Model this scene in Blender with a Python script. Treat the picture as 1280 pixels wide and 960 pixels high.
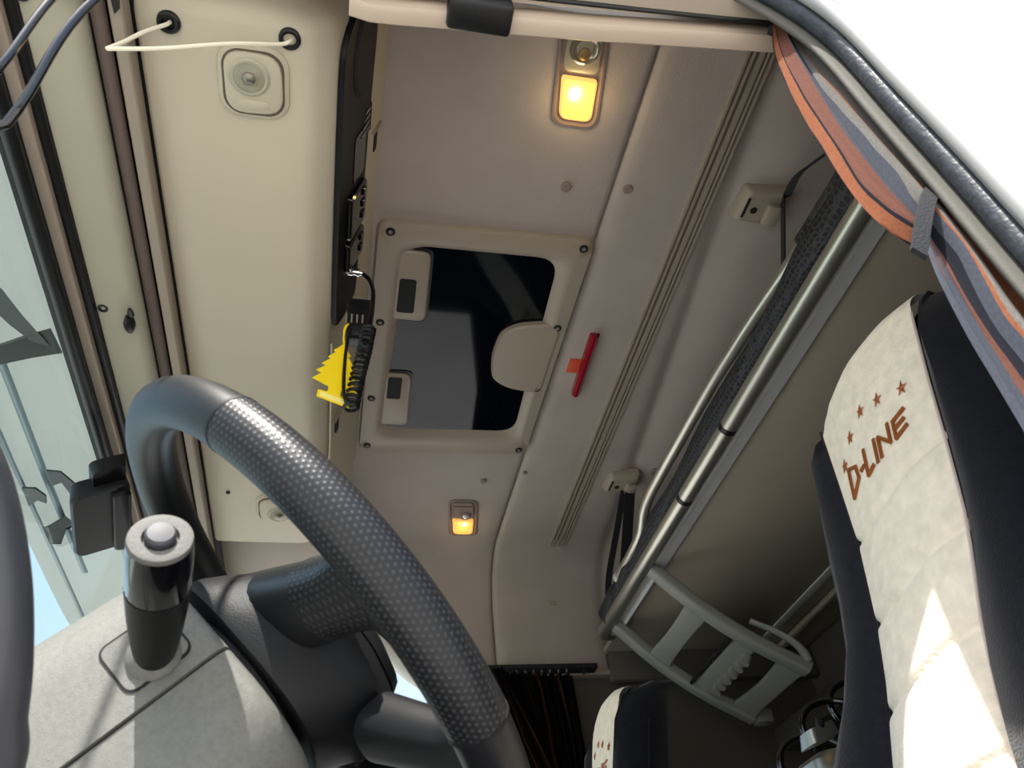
import bpy, bmesh, math, random
from mathutils import Vector, Matrix
random.seed(7)
PI = math.pi
S = bpy.context.scene
for o in list(bpy.data.objects): bpy.data.objects.remove(o)
C = S.collection
LIFT = 0.75      # everything is laid out around the camera height, then lifted so the cab floor is z = 0

# ------------------------------------------------------------ camera
cam_d = bpy.data.cameras.new('camera'); cam = bpy.data.objects.new('camera', cam_d); C.objects.link(cam)
cam_d.sensor_width = 36; cam_d.lens = 961/1280*36; cam_d.clip_start = .02
rx, ry, rz = ((0.97629508, -0.19180379, -0.10029564), (0.05812469, 0.67869035, -0.73212085), (0.20849324, 0.70893633, 0.67375058))
m = Matrix(((rx[0], -ry[0], -rz[0]), (rx[1], -ry[1], -rz[1]), (rx[2], -ry[2], -rz[2])))
cam.matrix_world = Matrix.Translation((0, 0, 0)) @ m.to_4x4()
S.camera = cam
cam_d.dof.use_dof = True; cam_d.dof.focus_distance = 1.25; cam_d.dof.aperture_fstop = 16.0

# ------------------------------------------------------------ world, sun, exposure
w = bpy.data.worlds.new('world'); S.world = w; w.use_nodes = True
nt = w.node_tree; nt.nodes.clear()
out = nt.nodes.new('ShaderNodeOutputWorld'); bg = nt.nodes.new('ShaderNodeBackground'); sky = nt.nodes.new('ShaderNodeTexSky')
sky.sky_type = 'NISHITA'; sky.sun_disc = False; sky.sun_elevation = math.radians(58); sky.sun_rotation = math.radians(205); sky.air_density = 1.2; sky.dust_density = 2.5
bg.inputs['Strength'].default_value = 0.42
haze = nt.nodes.new('ShaderNodeMix'); haze.data_type = 'RGBA'; haze.inputs[0].default_value = .4; haze.inputs[7].default_value = (1.9, 2.1, 2.2, 1)   # thin even haze over the whole sky
nt.links.new(sky.outputs[0], haze.inputs[6]); nt.links.new(haze.outputs[2], bg.inputs[0]); nt.links.new(bg.outputs[0], out.inputs[0])
sd = bpy.data.lights.new('sun', 'SUN'); sd.energy = 9.5; sd.angle = math.radians(.6); sd.color = (1, .965, .90)
sun = bpy.data.objects.new('sun', sd); C.objects.link(sun)
SUN_DIR = Vector((.38, 1, -2.0)).normalized()
sun.rotation_euler = SUN_DIR.to_track_quat('-Z', 'Y').to_euler(); sun.location = (-2, -4, 6)
S.view_settings.view_transform = 'Standard'; S.view_settings.look = 'None'; S.view_settings.gamma = 1
S.view_settings.use_curve_mapping = False
S.view_settings.exposure = 0.12

# ------------------------------------------------------------ materials
def lin(c): return tuple((x/12.92 if x <= .04045 else ((x+.055)/1.055)**2.4) for x in (v/255 for v in c))
def mat(name, rgb, rough=.5, metal=0, bump=0, bscale=200, var=0, vscale=8, coat=0, spec=.5, sheen=0, detail=3):
    m = bpy.data.materials.new(name); m.use_nodes = True; n = m.node_tree; b = n.nodes['Principled BSDF']
    c = lin(rgb); b.inputs['Base Color'].default_value = (*c, 1); b.inputs['Roughness'].default_value = rough
    b.inputs['Metallic'].default_value = metal; b.inputs['Coat Weight'].default_value = coat; b.inputs['Specular IOR Level'].default_value = spec
    b.inputs['Sheen Weight'].default_value = sheen
    tc = n.nodes.new('ShaderNodeTexCoord')
    if var:
        t = n.nodes.new('ShaderNodeTexNoise'); t.inputs['Scale'].default_value = vscale; t.inputs['Detail'].default_value = 6
        n.links.new(tc.outputs['Object'], t.inputs['Vector'])
        r = n.nodes.new('ShaderNodeValToRGB'); r.color_ramp.elements[0].position = .3; r.color_ramp.elements[1].position = .7
        r.color_ramp.elements[0].color = (*[x*(1-var) for x in c], 1); r.color_ramp.elements[1].color = (*[min(1, x*(1+var)) for x in c], 1)
        n.links.new(t.outputs['Fac'], r.inputs[0]); n.links.new(r.outputs[0], b.inputs['Base Color'])
    if bump:
        t = n.nodes.new('ShaderNodeTexNoise'); t.inputs['Scale'].default_value = bscale; t.inputs['Detail'].default_value = detail
        n.links.new(tc.outputs['Object'], t.inputs['Vector'])
        u = n.nodes.new('ShaderNodeBump'); u.inputs['Strength'].default_value = bump; u.inputs['Distance'].default_value = .002
        n.links.new(t.outputs['Fac'], u.inputs['Height']); n.links.new(u.outputs[0], b.inputs['Normal'])
    return m
def emis(m, rgb, s):
    b = m.node_tree.nodes['Principled BSDF']; b.inputs['Emission Color'].default_value = (*lin(rgb), 1); b.inputs['Emission Strength'].default_value = s; return m
M = {}
M['headliner'] = mat('headliner_fabric', (164, 153, 145), .95, bump=.35, bscale=420, var=.05, vscale=9, spec=.15)
M['pillar_trim'] = mat('grey_pillar_trim', (80, 78, 71), .8, bump=.2, bscale=300)
M['headliner_mat'] = mat('grey_headliner', (160, 149, 138), .95, bump=.35, bscale=420, var=.05, vscale=5, spec=.15)
M['beige'] = mat('beige_plastic', (184, 174, 152), .5, bump=.06, bscale=600, var=.025, vscale=5, spec=.35)
M['beige_frame'] = mat('beige_frame_plastic', (168, 163, 142), .55, bump=.05, bscale=500, var=.03)
M['taupe'] = mat('taupe_plastic', (150, 137, 121), .5, bump=.08, bscale=500)
M['brown_blind'] = mat('taupe_blind_cloth', (98, 84, 76), .85, bump=.3, bscale=350)
M['rubber'] = mat('black_rubber', (14, 14, 15), .42, bump=.1, bscale=300, spec=.4)
M['seal'] = mat('door_seal_rubber', (52, 56, 62), .45, bump=.5, bscale=160, var=.3, vscale=60, spec=.4)
M['black'] = mat('black_plastic', (11, 11, 13), .42, spec=.25)
M['gloss_black'] = mat('gloss_black_plastic', (8, 8, 12), .12, coat=.4)
M['wheel'] = mat('wheel_leather', (16, 17, 20), .42, bump=.12, bscale=1100, spec=.4)
M['column'] = mat('grained_grey_plastic', (104, 104, 98), .6, bump=.3, bscale=1300, var=.12, vscale=300, spec=.5)
M['hub'] = mat('dark_hub_plastic', (17, 18, 20), .5, bump=.2, bscale=1100, spec=.25)
M['alu'] = mat('satin_aluminium', (182, 180, 168), .33, metal=.85)
M['alu_flat'] = mat('grey_anodised_profile', (196, 196, 194), .55, metal=.1)
M['bunk'] = mat('olive_bunk_board', (162, 150, 134), .8, bump=.1, bscale=300, var=.04)
M['ladder'] = mat('pale_grey_ladder_plastic', (138, 138, 132), .5, bump=.05)
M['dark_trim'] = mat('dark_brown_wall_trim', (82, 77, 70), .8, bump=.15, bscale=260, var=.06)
M['strap'] = mat('black_webbing', (20, 21, 27), .8, bump=.4, bscale=500)
M['white_paint'] = mat('white_body_paint', (246, 246, 242), .35, coat=.5)
M['shaded_paint'] = mat('shaded_white_jamb_paint', (138, 138, 136), .4, coat=.3)  # white body paint at the jamb, greyed to put its partial shade into the colour
M['white_plastic'] = mat('white_gloss_plastic', (238, 236, 230), .25)
M['chrome'] = mat('chrome', (210, 208, 202), .15, metal=1)
M['steel'] = mat('dull_steel', (150, 148, 140), .35, metal=.8)
M['yellow'] = mat('yellow_card', (250, 218, 10), .6)
M['yellow_print'] = mat('pale_yellow_print', (255, 240, 140), .6)
M['cord'] = mat('cream_cord', (232, 224, 200), .6, bump=.2, bscale=400)
M['red'] = mat('red_translucent_plastic', (132, 4, 26), .15, coat=.5)
M['orange_tag'] = mat('orange_sticker', (196, 72, 40), .6)
M['reflect'] = mat('silver_reflector', (238, 236, 230), .2, metal=.1, bump=.3, bscale=60)
M['suede_beige'] = mat('beige_suede', (240, 226, 204), .9, bump=.5, bscale=240, var=.10, vscale=60, sheen=.4, spec=.2)
M['suede_black'] = mat('black_suede', (22, 22, 29), .95, bump=.3, bscale=500, var=.25, vscale=120, sheen=.15, spec=.15)
M['thread'] = mat('copper_embroidery', (158, 88, 40), .4, metal=.35, bump=.3, bscale=300)
M['piping'] = mat('pink_beige_piping', (206, 186, 176), .8)
M['concrete'] = mat('pale_concrete', (188, 186, 182), .9, bump=.3, bscale=12, var=.08, vscale=2)
M['dash'] = mat('grey_dashboard', (92, 90, 86), .7, bump=.3, bscale=300)
M['button'] = mat('grey_button', (56, 57, 60), .55)
M['header'] = mat('header_bar_plastic', (176, 158, 140), .5)
M['hole'] = mat('hole_black', (6, 6, 8), .8)
M['groove'] = mat('brown_groove', (92, 82, 66), .8)
M['plug'] = mat('taupe_plug', (128, 112, 104), .7)
M['seam_thread'] = mat('seam_shade_thread', (150, 138, 120), .9)
M['amber'] = emis(mat('lit_amber_lens', (230, 150, 50), .25), (255, 196, 110), 1.0)
M['amber_dim'] = emis(mat('amber_lens', (225, 170, 90), .25), (255, 185, 95), .7)
M['bulb'] = emis(mat('glowing_bulb', (255, 240, 180), .3), (255, 225, 120), 34)
def glassy(name, tint, trans, rough=.02, diff=(200, 200, 200), wt=.5, transl=False):
    m = bpy.data.materials.new(name); m.use_nodes = True; n = m.node_tree; n.nodes.clear()
    o = n.nodes.new('ShaderNodeOutputMaterial'); t = n.nodes.new('ShaderNodeBsdfTransparent'); t.inputs[0].default_value = (*lin(tint), 1)
    g = n.nodes.new('ShaderNodeBsdfGlossy'); g.inputs['Roughness'].default_value = rough
    lw = n.nodes.new('ShaderNodeLayerWeight'); lw.inputs['Blend'].default_value = .5
    p5 = n.nodes.new('ShaderNodeMath'); p5.operation = 'POWER'; p5.inputs[1].default_value = 4.5; n.links.new(lw.outputs['Facing'], p5.inputs[0])
    f = n.nodes.new('ShaderNodeMath'); f.operation = 'MULTIPLY_ADD'; f.inputs[1].default_value = .9; f.inputs[2].default_value = .04; n.links.new(p5.outputs[0], f.inputs[0])
    x = n.nodes.new('ShaderNodeMixShader'); n.links.new(f.outputs[0], x.inputs[0]); n.links.new(t.outputs[0], x.inputs[1]); n.links.new(g.outputs[0], x.inputs[2])
    if transl:
        d = n.nodes.new('ShaderNodeBsdfTranslucent'); d.inputs[0].default_value = (*lin(diff), 1)
        d2 = n.nodes.new('ShaderNodeBsdfDiffuse'); d2.inputs[0].default_value = (*lin(diff), 1)
        a = n.nodes.new('ShaderNodeMixShader'); a.inputs[0].default_value = .5; n.links.new(d.outputs[0], a.inputs[1]); n.links.new(d2.outputs[0], a.inputs[2])
        y = n.nodes.new('ShaderNodeMixShader'); y.inputs[0].default_value = wt; n.links.new(x.outputs[0], y.inputs[1]); n.links.new(a.outputs[0], y.inputs[2]); x = y
    n.links.new(x.outputs[0], o.inputs[0]); return m
M['glass'] = glassy('windscreen_glass', (225, 240, 236), 1)
M['lens'] = glassy('clear_lens', (225, 222, 214), 1, rough=.12)
M['lens'] = glassy('clear_lens', (235, 232, 224), 1, rough=.08, diff=(236, 234, 228), wt=.12, transl=True)
M['visor'] = glassy('smoked_visor_plastic', (128, 132, 128), 1, rough=.05, diff=(192, 190, 182), wt=.6, transl=True)
M['visor_rib'] = mat('visor_rail_grey', (112, 126, 134), .3, metal=.3)
M['bracket'] = mat('visor_bracket_dark', (52, 58, 60), .4)
M['roof_glass'] = mat('dark_roof_glass', (5, 8, 16), .05, spec=.22)

def dots_material():
    # perforated grip leather: a hexagonal field of small raised dots over the unwrapped rim
    m = mat('perforated_wheel_leather', (17, 18, 20), .42, spec=.36); n = m.node_tree; b = n.nodes['Principled BSDF']
    uv = n.nodes.new('ShaderNodeUVMap'); uv.uv_map = 'uv'
    def field(off):
        a = n.nodes.new('ShaderNodeVectorMath'); a.operation = 'ADD'; a.inputs[1].default_value = (off*.0042, off*.0042*1.732, 0); n.links.new(uv.outputs[0], a.inputs[0])
        s = n.nodes.new('ShaderNodeVectorMath'); s.operation = 'MULTIPLY'; s.inputs[1].default_value = (1/.0042, 1/(.0042*1.732), 0); n.links.new(a.outputs[0], s.inputs[0])
        f = n.nodes.new('ShaderNodeVectorMath'); f.operation = 'FRACTION'; n.links.new(s.outputs[0], f.inputs[0])
        c = n.nodes.new('ShaderNodeVectorMath'); c.operation = 'SUBTRACT'; c.inputs[1].default_value = (.5, .5, 0); n.links.new(f.outputs[0], c.inputs[0])
        d = n.nodes.new('ShaderNodeVectorMath'); d.operation = 'MULTIPLY'; d.inputs[1].default_value = (1, 1.732, 0); n.links.new(c.outputs[0], d.inputs[0])
        l = n.nodes.new('ShaderNodeVectorMath'); l.operation = 'LENGTH'; n.links.new(d.outputs[0], l.inputs[0]); return l
    f1, f2 = field(0), field(.5)
    mn = n.nodes.new('ShaderNodeMath'); mn.operation = 'MINIMUM'; n.links.new(f1.outputs['Value'], mn.inputs[0]); n.links.new(f2.outputs['Value'], mn.inputs[1])
    r = n.nodes.new('ShaderNodeMapRange'); r.inputs[1].default_value = .12; r.inputs[2].default_value = .34; r.inputs[3].default_value = 1; r.inputs[4].default_value = 0
    n.links.new(mn.outputs[0], r.inputs[0])
    u = n.nodes.new('ShaderNodeBump'); u.inputs['Strength'].default_value = .4; u.inputs['Distance'].default_value = .0005
    cm = n.nodes.new('ShaderNodeMix'); cm.data_type = 'RGBA'; cm.inputs[6].default_value = (*lin((17, 18, 20)), 1); cm.inputs[7].default_value = (*lin((46, 47, 51)), 1)
    n.links.new(r.outputs[0], cm.inputs[0]); n.links.new(cm.outputs[2], b.inputs['Base Color'])
    n.links.new(r.outputs[0], u.inputs['Height']); n.links.new(u.outputs[0], b.inputs['Normal']); return m
M['grip'] = dots_material()

def curtain_material(name, base, stripes, speck):
    # printed cloth: coloured bands that run down the cloth, along the u of its uv map
    m = mat(name, base, .9, spec=.15); n = m.node_tree; b = n.nodes['Principled BSDF']
    uv = n.nodes.new('ShaderNodeUVMap'); uv.uv_map = 'uv'
    sp = n.nodes.new('ShaderNodeSeparateXYZ'); n.links.new(uv.outputs[0], sp.inputs[0])
    nz = n.nodes.new('ShaderNodeTexNoise'); nz.inputs['Scale'].default_value = 2.2; n.links.new(uv.outputs[0], nz.inputs['Vector'])
    ad = n.nodes.new('ShaderNodeMath'); ad.operation = 'MULTIPLY_ADD'; ad.inputs[1].default_value = .16; n.links.new(nz.outputs['Fac'], ad.inputs[0]); n.links.new(sp.outputs[0], ad.inputs[2])
    r = n.nodes.new('ShaderNodeValToRGB'); r.color_ramp.interpolation = 'CONSTANT'
    e = r.color_ramp.elements
    while len(e) < len(stripes): e.new(.5)
    for k, (p, c) in enumerate(stripes): e[k].position = p; e[k].color = (*lin(c), 1)
    n.links.new(ad.outputs[0], r.inputs[0])
    vz = n.nodes.new('ShaderNodeTexNoise'); vz.inputs['Scale'].default_value = speck; vz.inputs['Detail'].default_value = 2; n.links.new(uv.outputs[0], vz.inputs['Vector'])
    mx = n.nodes.new('ShaderNodeMix'); mx.data_type = 'RGBA'; mx.blend_type = 'OVERLAY'; mx.inputs[0].default_value = .35
    n.links.new(r.outputs[0], mx.inputs[6]); n.links.new(vz.outputs['Fac'], mx.inputs[7]); n.links.new(mx.outputs[2], b.inputs['Base Color'])
    return m
GR, OR, BK, SP, RU = (84, 88, 98), (158, 100, 72), (40, 41, 50), (132, 129, 124), (124, 84, 72)
M['curtain'] = curtain_material('grey_orange_curtain_cloth', GR,
    [(0, BK), (.085, OR), (.15, BK), (.165, RU), (.32, GR), (.42, OR), (.435, GR), (.54, SP), (.62, OR), (.635, SP), (.78, GR), (.92, RU), (.985, OR)], 90)
M['curtain_low'] = curtain_material('grey_orange_curtain_cloth_lower', GR,
    [(0, GR), (.20, OR), (.215, GR), (.30, RU), (.37, BK), (.42, GR), (.47, OR), (.49, SP), (.70, OR), (.84, RU), (.92, GR), (.97, BK)], 90)
M['curtain_dark'] = curtain_material('black_curtain_cloth', (10, 10, 13),
    [(0, (12, 12, 14)), (.12, (66, 44, 36)), (.135, (16, 16, 19)), (.25, (60, 40, 34)), (.26, (12, 12, 15)), (.38, (92, 58, 44)), (.395, (14, 14, 17)), (.5, (58, 40, 34)), (.512, (16, 16, 18)), (.63, (70, 46, 38)), (.645, (12, 12, 14)), (.78, (62, 42, 34)), (.79, (14, 14, 16)), (.9, (80, 52, 40)), (.915, (10, 10, 12))], 60)
def mesh_net():
    m = mat('black_net', (24, 25, 30), .7); n = m.node_tree; b = n.nodes['Principled BSDF']
    tc = n.nodes.new('ShaderNodeTexCoord'); v = n.nodes.new('ShaderNodeTexVoronoi'); v.feature = 'DISTANCE_TO_EDGE'; v.inputs['Scale'].default_value = 95; v.inputs['Randomness'].default_value = .35
    n.links.new(tc.outputs['Object'], v.inputs['Vector'])
    r = n.nodes.new('ShaderNodeValToRGB'); r.color_ramp.elements[0].position = .1; r.color_ramp.elements[1].position = .16
    r.color_ramp.elements[0].color = (*lin((46, 47, 52)), 1); r.color_ramp.elements[1].color = (*lin((4, 4, 6)), 1)
    n.links.new(v.outputs['Distance'], r.inputs[0]); n.links.new(r.outputs[0], b.inputs['Base Color'])
    u = n.nodes.new('ShaderNodeBump'); u.invert = True; u.inputs['Strength'].default_value = 1; u.inputs['Distance'].default_value = .004
    n.links.new(v.outputs['Distance'], u.inputs['Height']); n.links.new(u.outputs[0], b.inputs['Normal']); return m
M['net'] = mesh_net()

# ------------------------------------------------------------ object helpers
ORG = {}
def mk(name, bm, m, parent=None, smooth=True, angle=38, uv=False):
    bmesh.ops.recalc_face_normals(bm, faces=bm.faces)
    me = bpy.data.meshes.new(name); 
    if parent is not None: org = ORG[parent.name]
    else:
        xs = [v.co.x for v in bm.verts]; ys = [v.co.y for v in bm.verts]; zs = [v.co.z for v in bm.verts]
        org = Vector(((min(xs)+max(xs))/2, (min(ys)+max(ys))/2, min(zs)))
    bmesh.ops.translate(bm, vec=-org, verts=bm.verts)
    bm.to_mesh(me); bm.free(); me.materials.append(m if not isinstance(m, str) else M[m])
    if smooth:
        me.shade_smooth(); me.set_sharp_from_angle(angle=math.radians(angle))
    o = bpy.data.objects.new(name, me); C.objects.link(o)
    if parent is None: o.location = org
    else: o.parent = parent
    ORG[o.name] = org
    return o
def tag(o, label=None, cat=None, group=None, kind=None):
    if label: o['label'] = label
    if cat: o['category'] = cat
    if group: o['group'] = group
    if kind: o['kind'] = kind
    return o
def thing(name, loc, label, cat, group=None):
    o = bpy.data.objects.new(name, None); C.objects.link(o); o.location = loc; o.empty_display_size = .05
    ORG[o.name] = Vector(loc); return tag(o, label, cat, group)
def struct(name, bm, m, label, **k): 
    o = mk(name, bm, m, **k); tag(o, label, None, None, 'structure'); return o
def copy_tree(o, parent=None):
    c = o.copy(); C.objects.link(c); c.parent = parent; ORG[c.name] = ORG[o.name].copy()
    for ch in [x for x in o.children]: copy_tree(ch, c)
    return c
def nb(): return bmesh.new()
def quad(bm, vs):
    f = bm.faces.new([bm.verts.new(v) for v in vs]); return f
def loft(bm, loops, closed=True, cap0=True, cap1=True, uvs=None):
    rows = [[bm.verts.new(p) for p in L] for L in loops]; n = len(rows[0])
    lay = bm.loops.layers.uv.get('uv') or (bm.loops.layers.uv.new('uv') if uvs else None)
    for i in range(len(rows)-1):
        for j in range(n if closed else n-1):
            k = (j+1) % n
            f = bm.faces.new((rows[i][j], rows[i][k], rows[i+1][k], rows[i+1][j]))
            if uvs:
                k2 = j+1
                for lp, t in zip(f.loops, ((i, j), (i, k2), (i+1, k2), (i+1, j))): lp[lay].uv = uvs(*t)
    if closed and cap0: bm.faces.new(list(reversed(rows[0])))
    if closed and cap1: bm.faces.new(rows[-1])
    return rows
def spline(pts, n=8, closed=False):
    P = [Vector(p) for p in pts]; N = len(P); out = []
    rng = N if closed else N-1
    for i in range(rng):
        g = lambda k: P[k % N] if closed else P[max(0, min(N-1, k))]
        a, b, c, d = g(i-1), g(i), g(i+1), g(i+2)
        for j in range(n):
            t = j/n; out.append(.5*((2*b)+(-a+c)*t+(2*a-5*b+4*c-d)*t*t+(-a+3*b-3*c+d)*t**3))
    if not closed: out.append(P[-1].copy())
    return out
def tube(bm, pts, r, seg=12, closed=False, sx=1, up=None, uv=False):
    P = [Vector(p) for p in pts]; N = len(P); loops = []; L = [0]
    for i in range(1, N+1): L.append(L[-1]+(P[i % N]-P[i-1]).length)
    ref = Vector(up) if up else None; prev = None
    for i in range(N):
        a = P[(i-1) % N] if (closed or i > 0) else P[i]; b = P[(i+1) % N] if (closed or i < N-1) else P[i]
        t = (b-a).normalized()
        if ref is not None: u = (ref - t*ref.dot(t)).normalized()
        elif prev is None: u = t.orthogonal().normalized()
        else: u = (prev - t*prev.dot(t)).normalized()
        prev = u; v = t.cross(u); rr = r[i] if isinstance(r, (list, tuple)) else r
        loops.append([P[i]+(u*math.cos(2*PI*k/seg)*rr*sx+v*math.sin(2*PI*k/seg)*rr) for k in range(seg)])
    r0 = r if not isinstance(r, (list, tuple)) else r[0]
    uvs = (lambda i, j: (L[i], j/seg*2*PI*r0)) if uv else None
    if closed:
        loops.append([p.copy() for p in loops[0]]); loft(bm, loops, True, False, False, uvs); bmesh.ops.remove_doubles(bm, verts=bm.verts, dist=1e-6)
    else: loft(bm, loops, True, True, True, uvs)
def rod(bm, a, b, r0, r1=None, seg=16):
    a, b = Vector(a), Vector(b); r1 = r0 if r1 is None else r1
    t = (b-a).normalized(); u = t.orthogonal().normalized(); v = t.cross(u)
    loft(bm, [[p+(u*math.cos(2*PI*k/seg)+v*math.sin(2*PI*k/seg))*r for k in range(seg)] for p, r in ((a, r0), (b, r1))])
def revolve(bm, a, axis, prof, seg=20, ux=None):
    a = Vector(a); t = Vector(axis).normalized(); u = (Vector(ux) if ux else t.orthogonal()).normalized(); v = t.cross(u)
    loft(bm, [[a+t*h+(u*math.cos(2*PI*k/seg)+v*math.sin(2*PI*k/seg))*max(r, 1e-5) for k in range(seg)] for h, r in prof])
def box(bm, lo, hi, bev=0, seg=2):
    b2 = nb(); bmesh.ops.create_cube(b2, size=1)
    s = [hi[i]-lo[i] for i in range(3)]; c = [(hi[i]+lo[i])/2 for i in range(3)]
    for v in b2.verts: v.co = Vector([v.co[i]*s[i]+c[i] for i in range(3)])
    if bev: bmesh.ops.bevel(b2, geom=b2.edges[:], offset=bev, segments=seg, affect='EDGES', profile=.5)
    add(bm, b2)
def add(bm, b2, mtx=None):
    if mtx is not None: bmesh.ops.transform(b2, matrix=mtx, verts=b2.verts)
    mp = {v: bm.verts.new(v.co) for v in b2.verts}
    for f in b2.faces:
        try: bm.faces.new([mp[v] for v in f.verts])
        except ValueError: pass
    b2.free()
def rr2(w, h, r, n=5, cx=0, cy=0):
    out = []
    for sx, sy, a0 in ((1, 1, 0), (-1, 1, 90), (-1, -1, 180), (1, -1, 270)):
        for k in range(n+1):
            a = math.radians(a0+90*k/n); out.append((cx+sx*(w/2-r)+r*math.cos(a), cy+sy*(h/2-r)+r*math.sin(a)))
    return out
def plate(bm, poly, f, levels):
    # poly 2-D outline, f(p, q, h) -> 3-D, levels = [(height, inset)], inset shrinks the outline towards its centre
    cx = sum(p[0] for p in poly)/len(poly); cy = sum(p[1] for p in poly)/len(poly)
    wx = max(abs(p[0]-cx) for p in poly); wy = max(abs(p[1]-cy) for p in poly)
    loft(bm, [[f(cx+(p-cx)*(1-i/wx), cy+(q-cy)*(1-i/wy), h) for p, q in poly] for h, i in levels])
def ring(bm, outer, inner, f, levels):
    # closed frame lofted through (polygon 0..1 blend, height)
    rows = []
    for b, h in levels: rows.append([f(o[0]*(1-b)+i[0]*b, o[1]*(1-b)+i[1]*b, h) for o, i in zip(outer, inner)])
    rows.append(rows[0])
    loft(bm, rows, True, False, False); bmesh.ops.remove_doubles(bm, verts=bm.verts, dist=1e-6)
def rpoly(pts, r, n=5):
    out = []
    N = len(pts)
    for i in range(N):
        p = Vector(pts[i]); a = (Vector(pts[i-1])-p); b = (Vector(pts[(i+1) % N])-p)
        ra = r[i] if isinstance(r, (list, tuple)) else r
        a0 = p+a.normalized()*min(ra, a.length*.48); b0 = p+b.normalized()*min(ra, b.length*.48)
        for k in range(n+1):
            t = k/n; out.append(tuple((a0*(1-t)**2+p*2*t*(1-t)+b0*t*t)))
    return out
CEIL = 1.15
ceil_f = lambda p, q, h: Vector((p, q, CEIL-h))
def extrude_y(bm, prof, y0, y1, ny=1):
    loft(bm, [[Vector((x, y0+(y1-y0)*k/ny, z)) for x, z in prof] for k in range(ny+1)])

# ============================================================ THE SHELL
bm = nb(); box(bm, (-30, -30, -2.0), (30, 30, -1.95)); struct('floor_ground', bm, 'concrete', 'pale sunlit concrete ground outside the cab')
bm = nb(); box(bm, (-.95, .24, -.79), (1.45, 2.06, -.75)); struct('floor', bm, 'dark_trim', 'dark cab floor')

# ceiling: section in x lofted along y, curving down into both side walls
def valley(y): return .590+.098*y
def cprof(y):
    xv = valley(y)
    return [(-.10, .0), (.02, .0), (.20, -.001), (.395, 0), (.425, .001), (.4355, .0035), (.4385, .011), (.4425, .0015), (.455, -.003), (.475, -.0045), (.56, -.0045),
            (xv-.045, -.0045), (xv-.018, -.0005), (xv-.006, .006), (xv+.008, .006), (xv+.03, -.004), (xv+.10, -.006), (1.0, -.012), (1.25, -.05), (1.36, -.10), (1.40, -.20)]
def drop(y_i):
    return y_i
path = [(.315, -.27), (.318, -.20), (.325, -.12), (.34, -.055), (.37, -.016), (.42, 0)]
path += [(.42+.1*k, 0) for k in range(1, 15)]
path += [(1.86, -.002), (1.90, -.012), (1.94, -.036), (1.97, -.075), (1.987, -.13), (1.995, -.2), (2.0, -.33)]
bm = nb(); loops = []
for y, dz in path:
    row = []
    for x, z in cprof(min(max(y, .42), 1.86)):
        d = dz
        if y > 1.86 and x < .24: d = dz*max(.18, min(1, .18+(x-.0)/.24*.82)) if x > 0 else dz*.18
        f_ = min(1, max(0, -d/.16)) if y > 1.86 else 0      # on the upright part the relief goes sideways
        row.append(Vector((x, y+min(max(z, -.006), .012)*1.3*f_, CEIL+z*(1-f_)+d)))
    loops.append(row)
loft(bm, loops, closed=False)
struct('ceiling', bm, 'headliner', 'taupe fabric headliner of the cab roof', angle=60)
bm = nb(); box(bm, (-.45, .22, 1.20), (1.5, 2.12, 1.26)); struct('ceiling_shell', bm, 'white_paint', 'outer skin of the cab roof')

# passenger side wall below the headliner, with the window opening
WY = 2.02
def wall_with_hole(name, y, th, outer, hole, m, label):
    bm = nb(); n = len(hole)
    for yy in (y, y+th):
        pass
    ov = [[bm.verts.new((x, yy, z)) for x, z in outer] for yy in (y, y+th)]
    hv = [[bm.verts.new((x, yy, z)) for x, z in hole] for yy in (y, y+th)]
    for s in (0, 1):
        for j in range(n):
            k = (j+1) % n; bm.faces.new((ov[s][j], ov[s][k], hv[s][k], hv[s][j]))
    for j in range(n):
        k = (j+1) % n
        bm.faces.new((hv[0][j], hv[0][k], hv[1][k], hv[1][j])); bm.faces.new((ov[0][j], ov[0][k], ov[1][k], ov[1][j]))
    return struct(name, bm, m, label, angle=30)
hole = [(-.62, -.05), (.47, -.05), (.47, .30), (.47, .70), (.44, .76), (.36, .785), (.27, .81), (.19, .86), (.125, .93), (.06, .985), (-.10, 1.0), (-.36, .84)]
outer = [(-.92, -.79), (1.42, -.79), (1.42, .30), (1.42, .80), (1.42, .82), (.40, .825), (.30, .84), (.21, .90), (.16, 1.02), (.10, 1.20), (-.20, 1.20), (-.60, 1.20)]
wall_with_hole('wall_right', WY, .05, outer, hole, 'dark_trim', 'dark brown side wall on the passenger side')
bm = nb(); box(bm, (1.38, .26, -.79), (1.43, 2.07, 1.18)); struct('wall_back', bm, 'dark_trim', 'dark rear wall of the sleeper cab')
bm = nb(); box(bm, (-.95, .24, -.79), (-.88, 2.06, -.12)); struct('wall_front', bm, 'dash', 'front bulkhead below the windscreen')
bm = nb(); box(bm, (-.43, .22, .90), (-.405, 2.10, 1.22)); struct('wall_front_upper', bm, 'rubber', 'outer roof front above the windscreen')
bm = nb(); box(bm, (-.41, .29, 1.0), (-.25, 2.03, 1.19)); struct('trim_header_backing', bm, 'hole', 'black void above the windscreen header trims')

# glossy white pillar trim around the passenger window corner
bm = nb()
pp = spline([(-.02, WY-.005, 1.0), (.08, WY-.01, .95), (.15, WY-.015, .885), (.215, WY-.015, .825), (.29, WY-.012, .785)], 6)
tube(bm, pp, .022, 12, sx=.6, up=(0, 1, 0)); struct('trim_pillar', bm, 'white_plastic', 'curved white glossy pillar trim beside the passenger window')
bm = nb(); box(bm, (-.30, 1.545, .985), (-.012, 2.0, 1.16), .012); struct('trim_console_end', bm, 'taupe', 'taupe filler panel beyond the overhead console')
bm = nb(); box(bm, (.39, 1.985, .812), (1.37, 2.02, .826), .003); struct('trim_wall_joint', bm, 'taupe', 'thin trim edge where headliner meets the passenger side wall')

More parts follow.
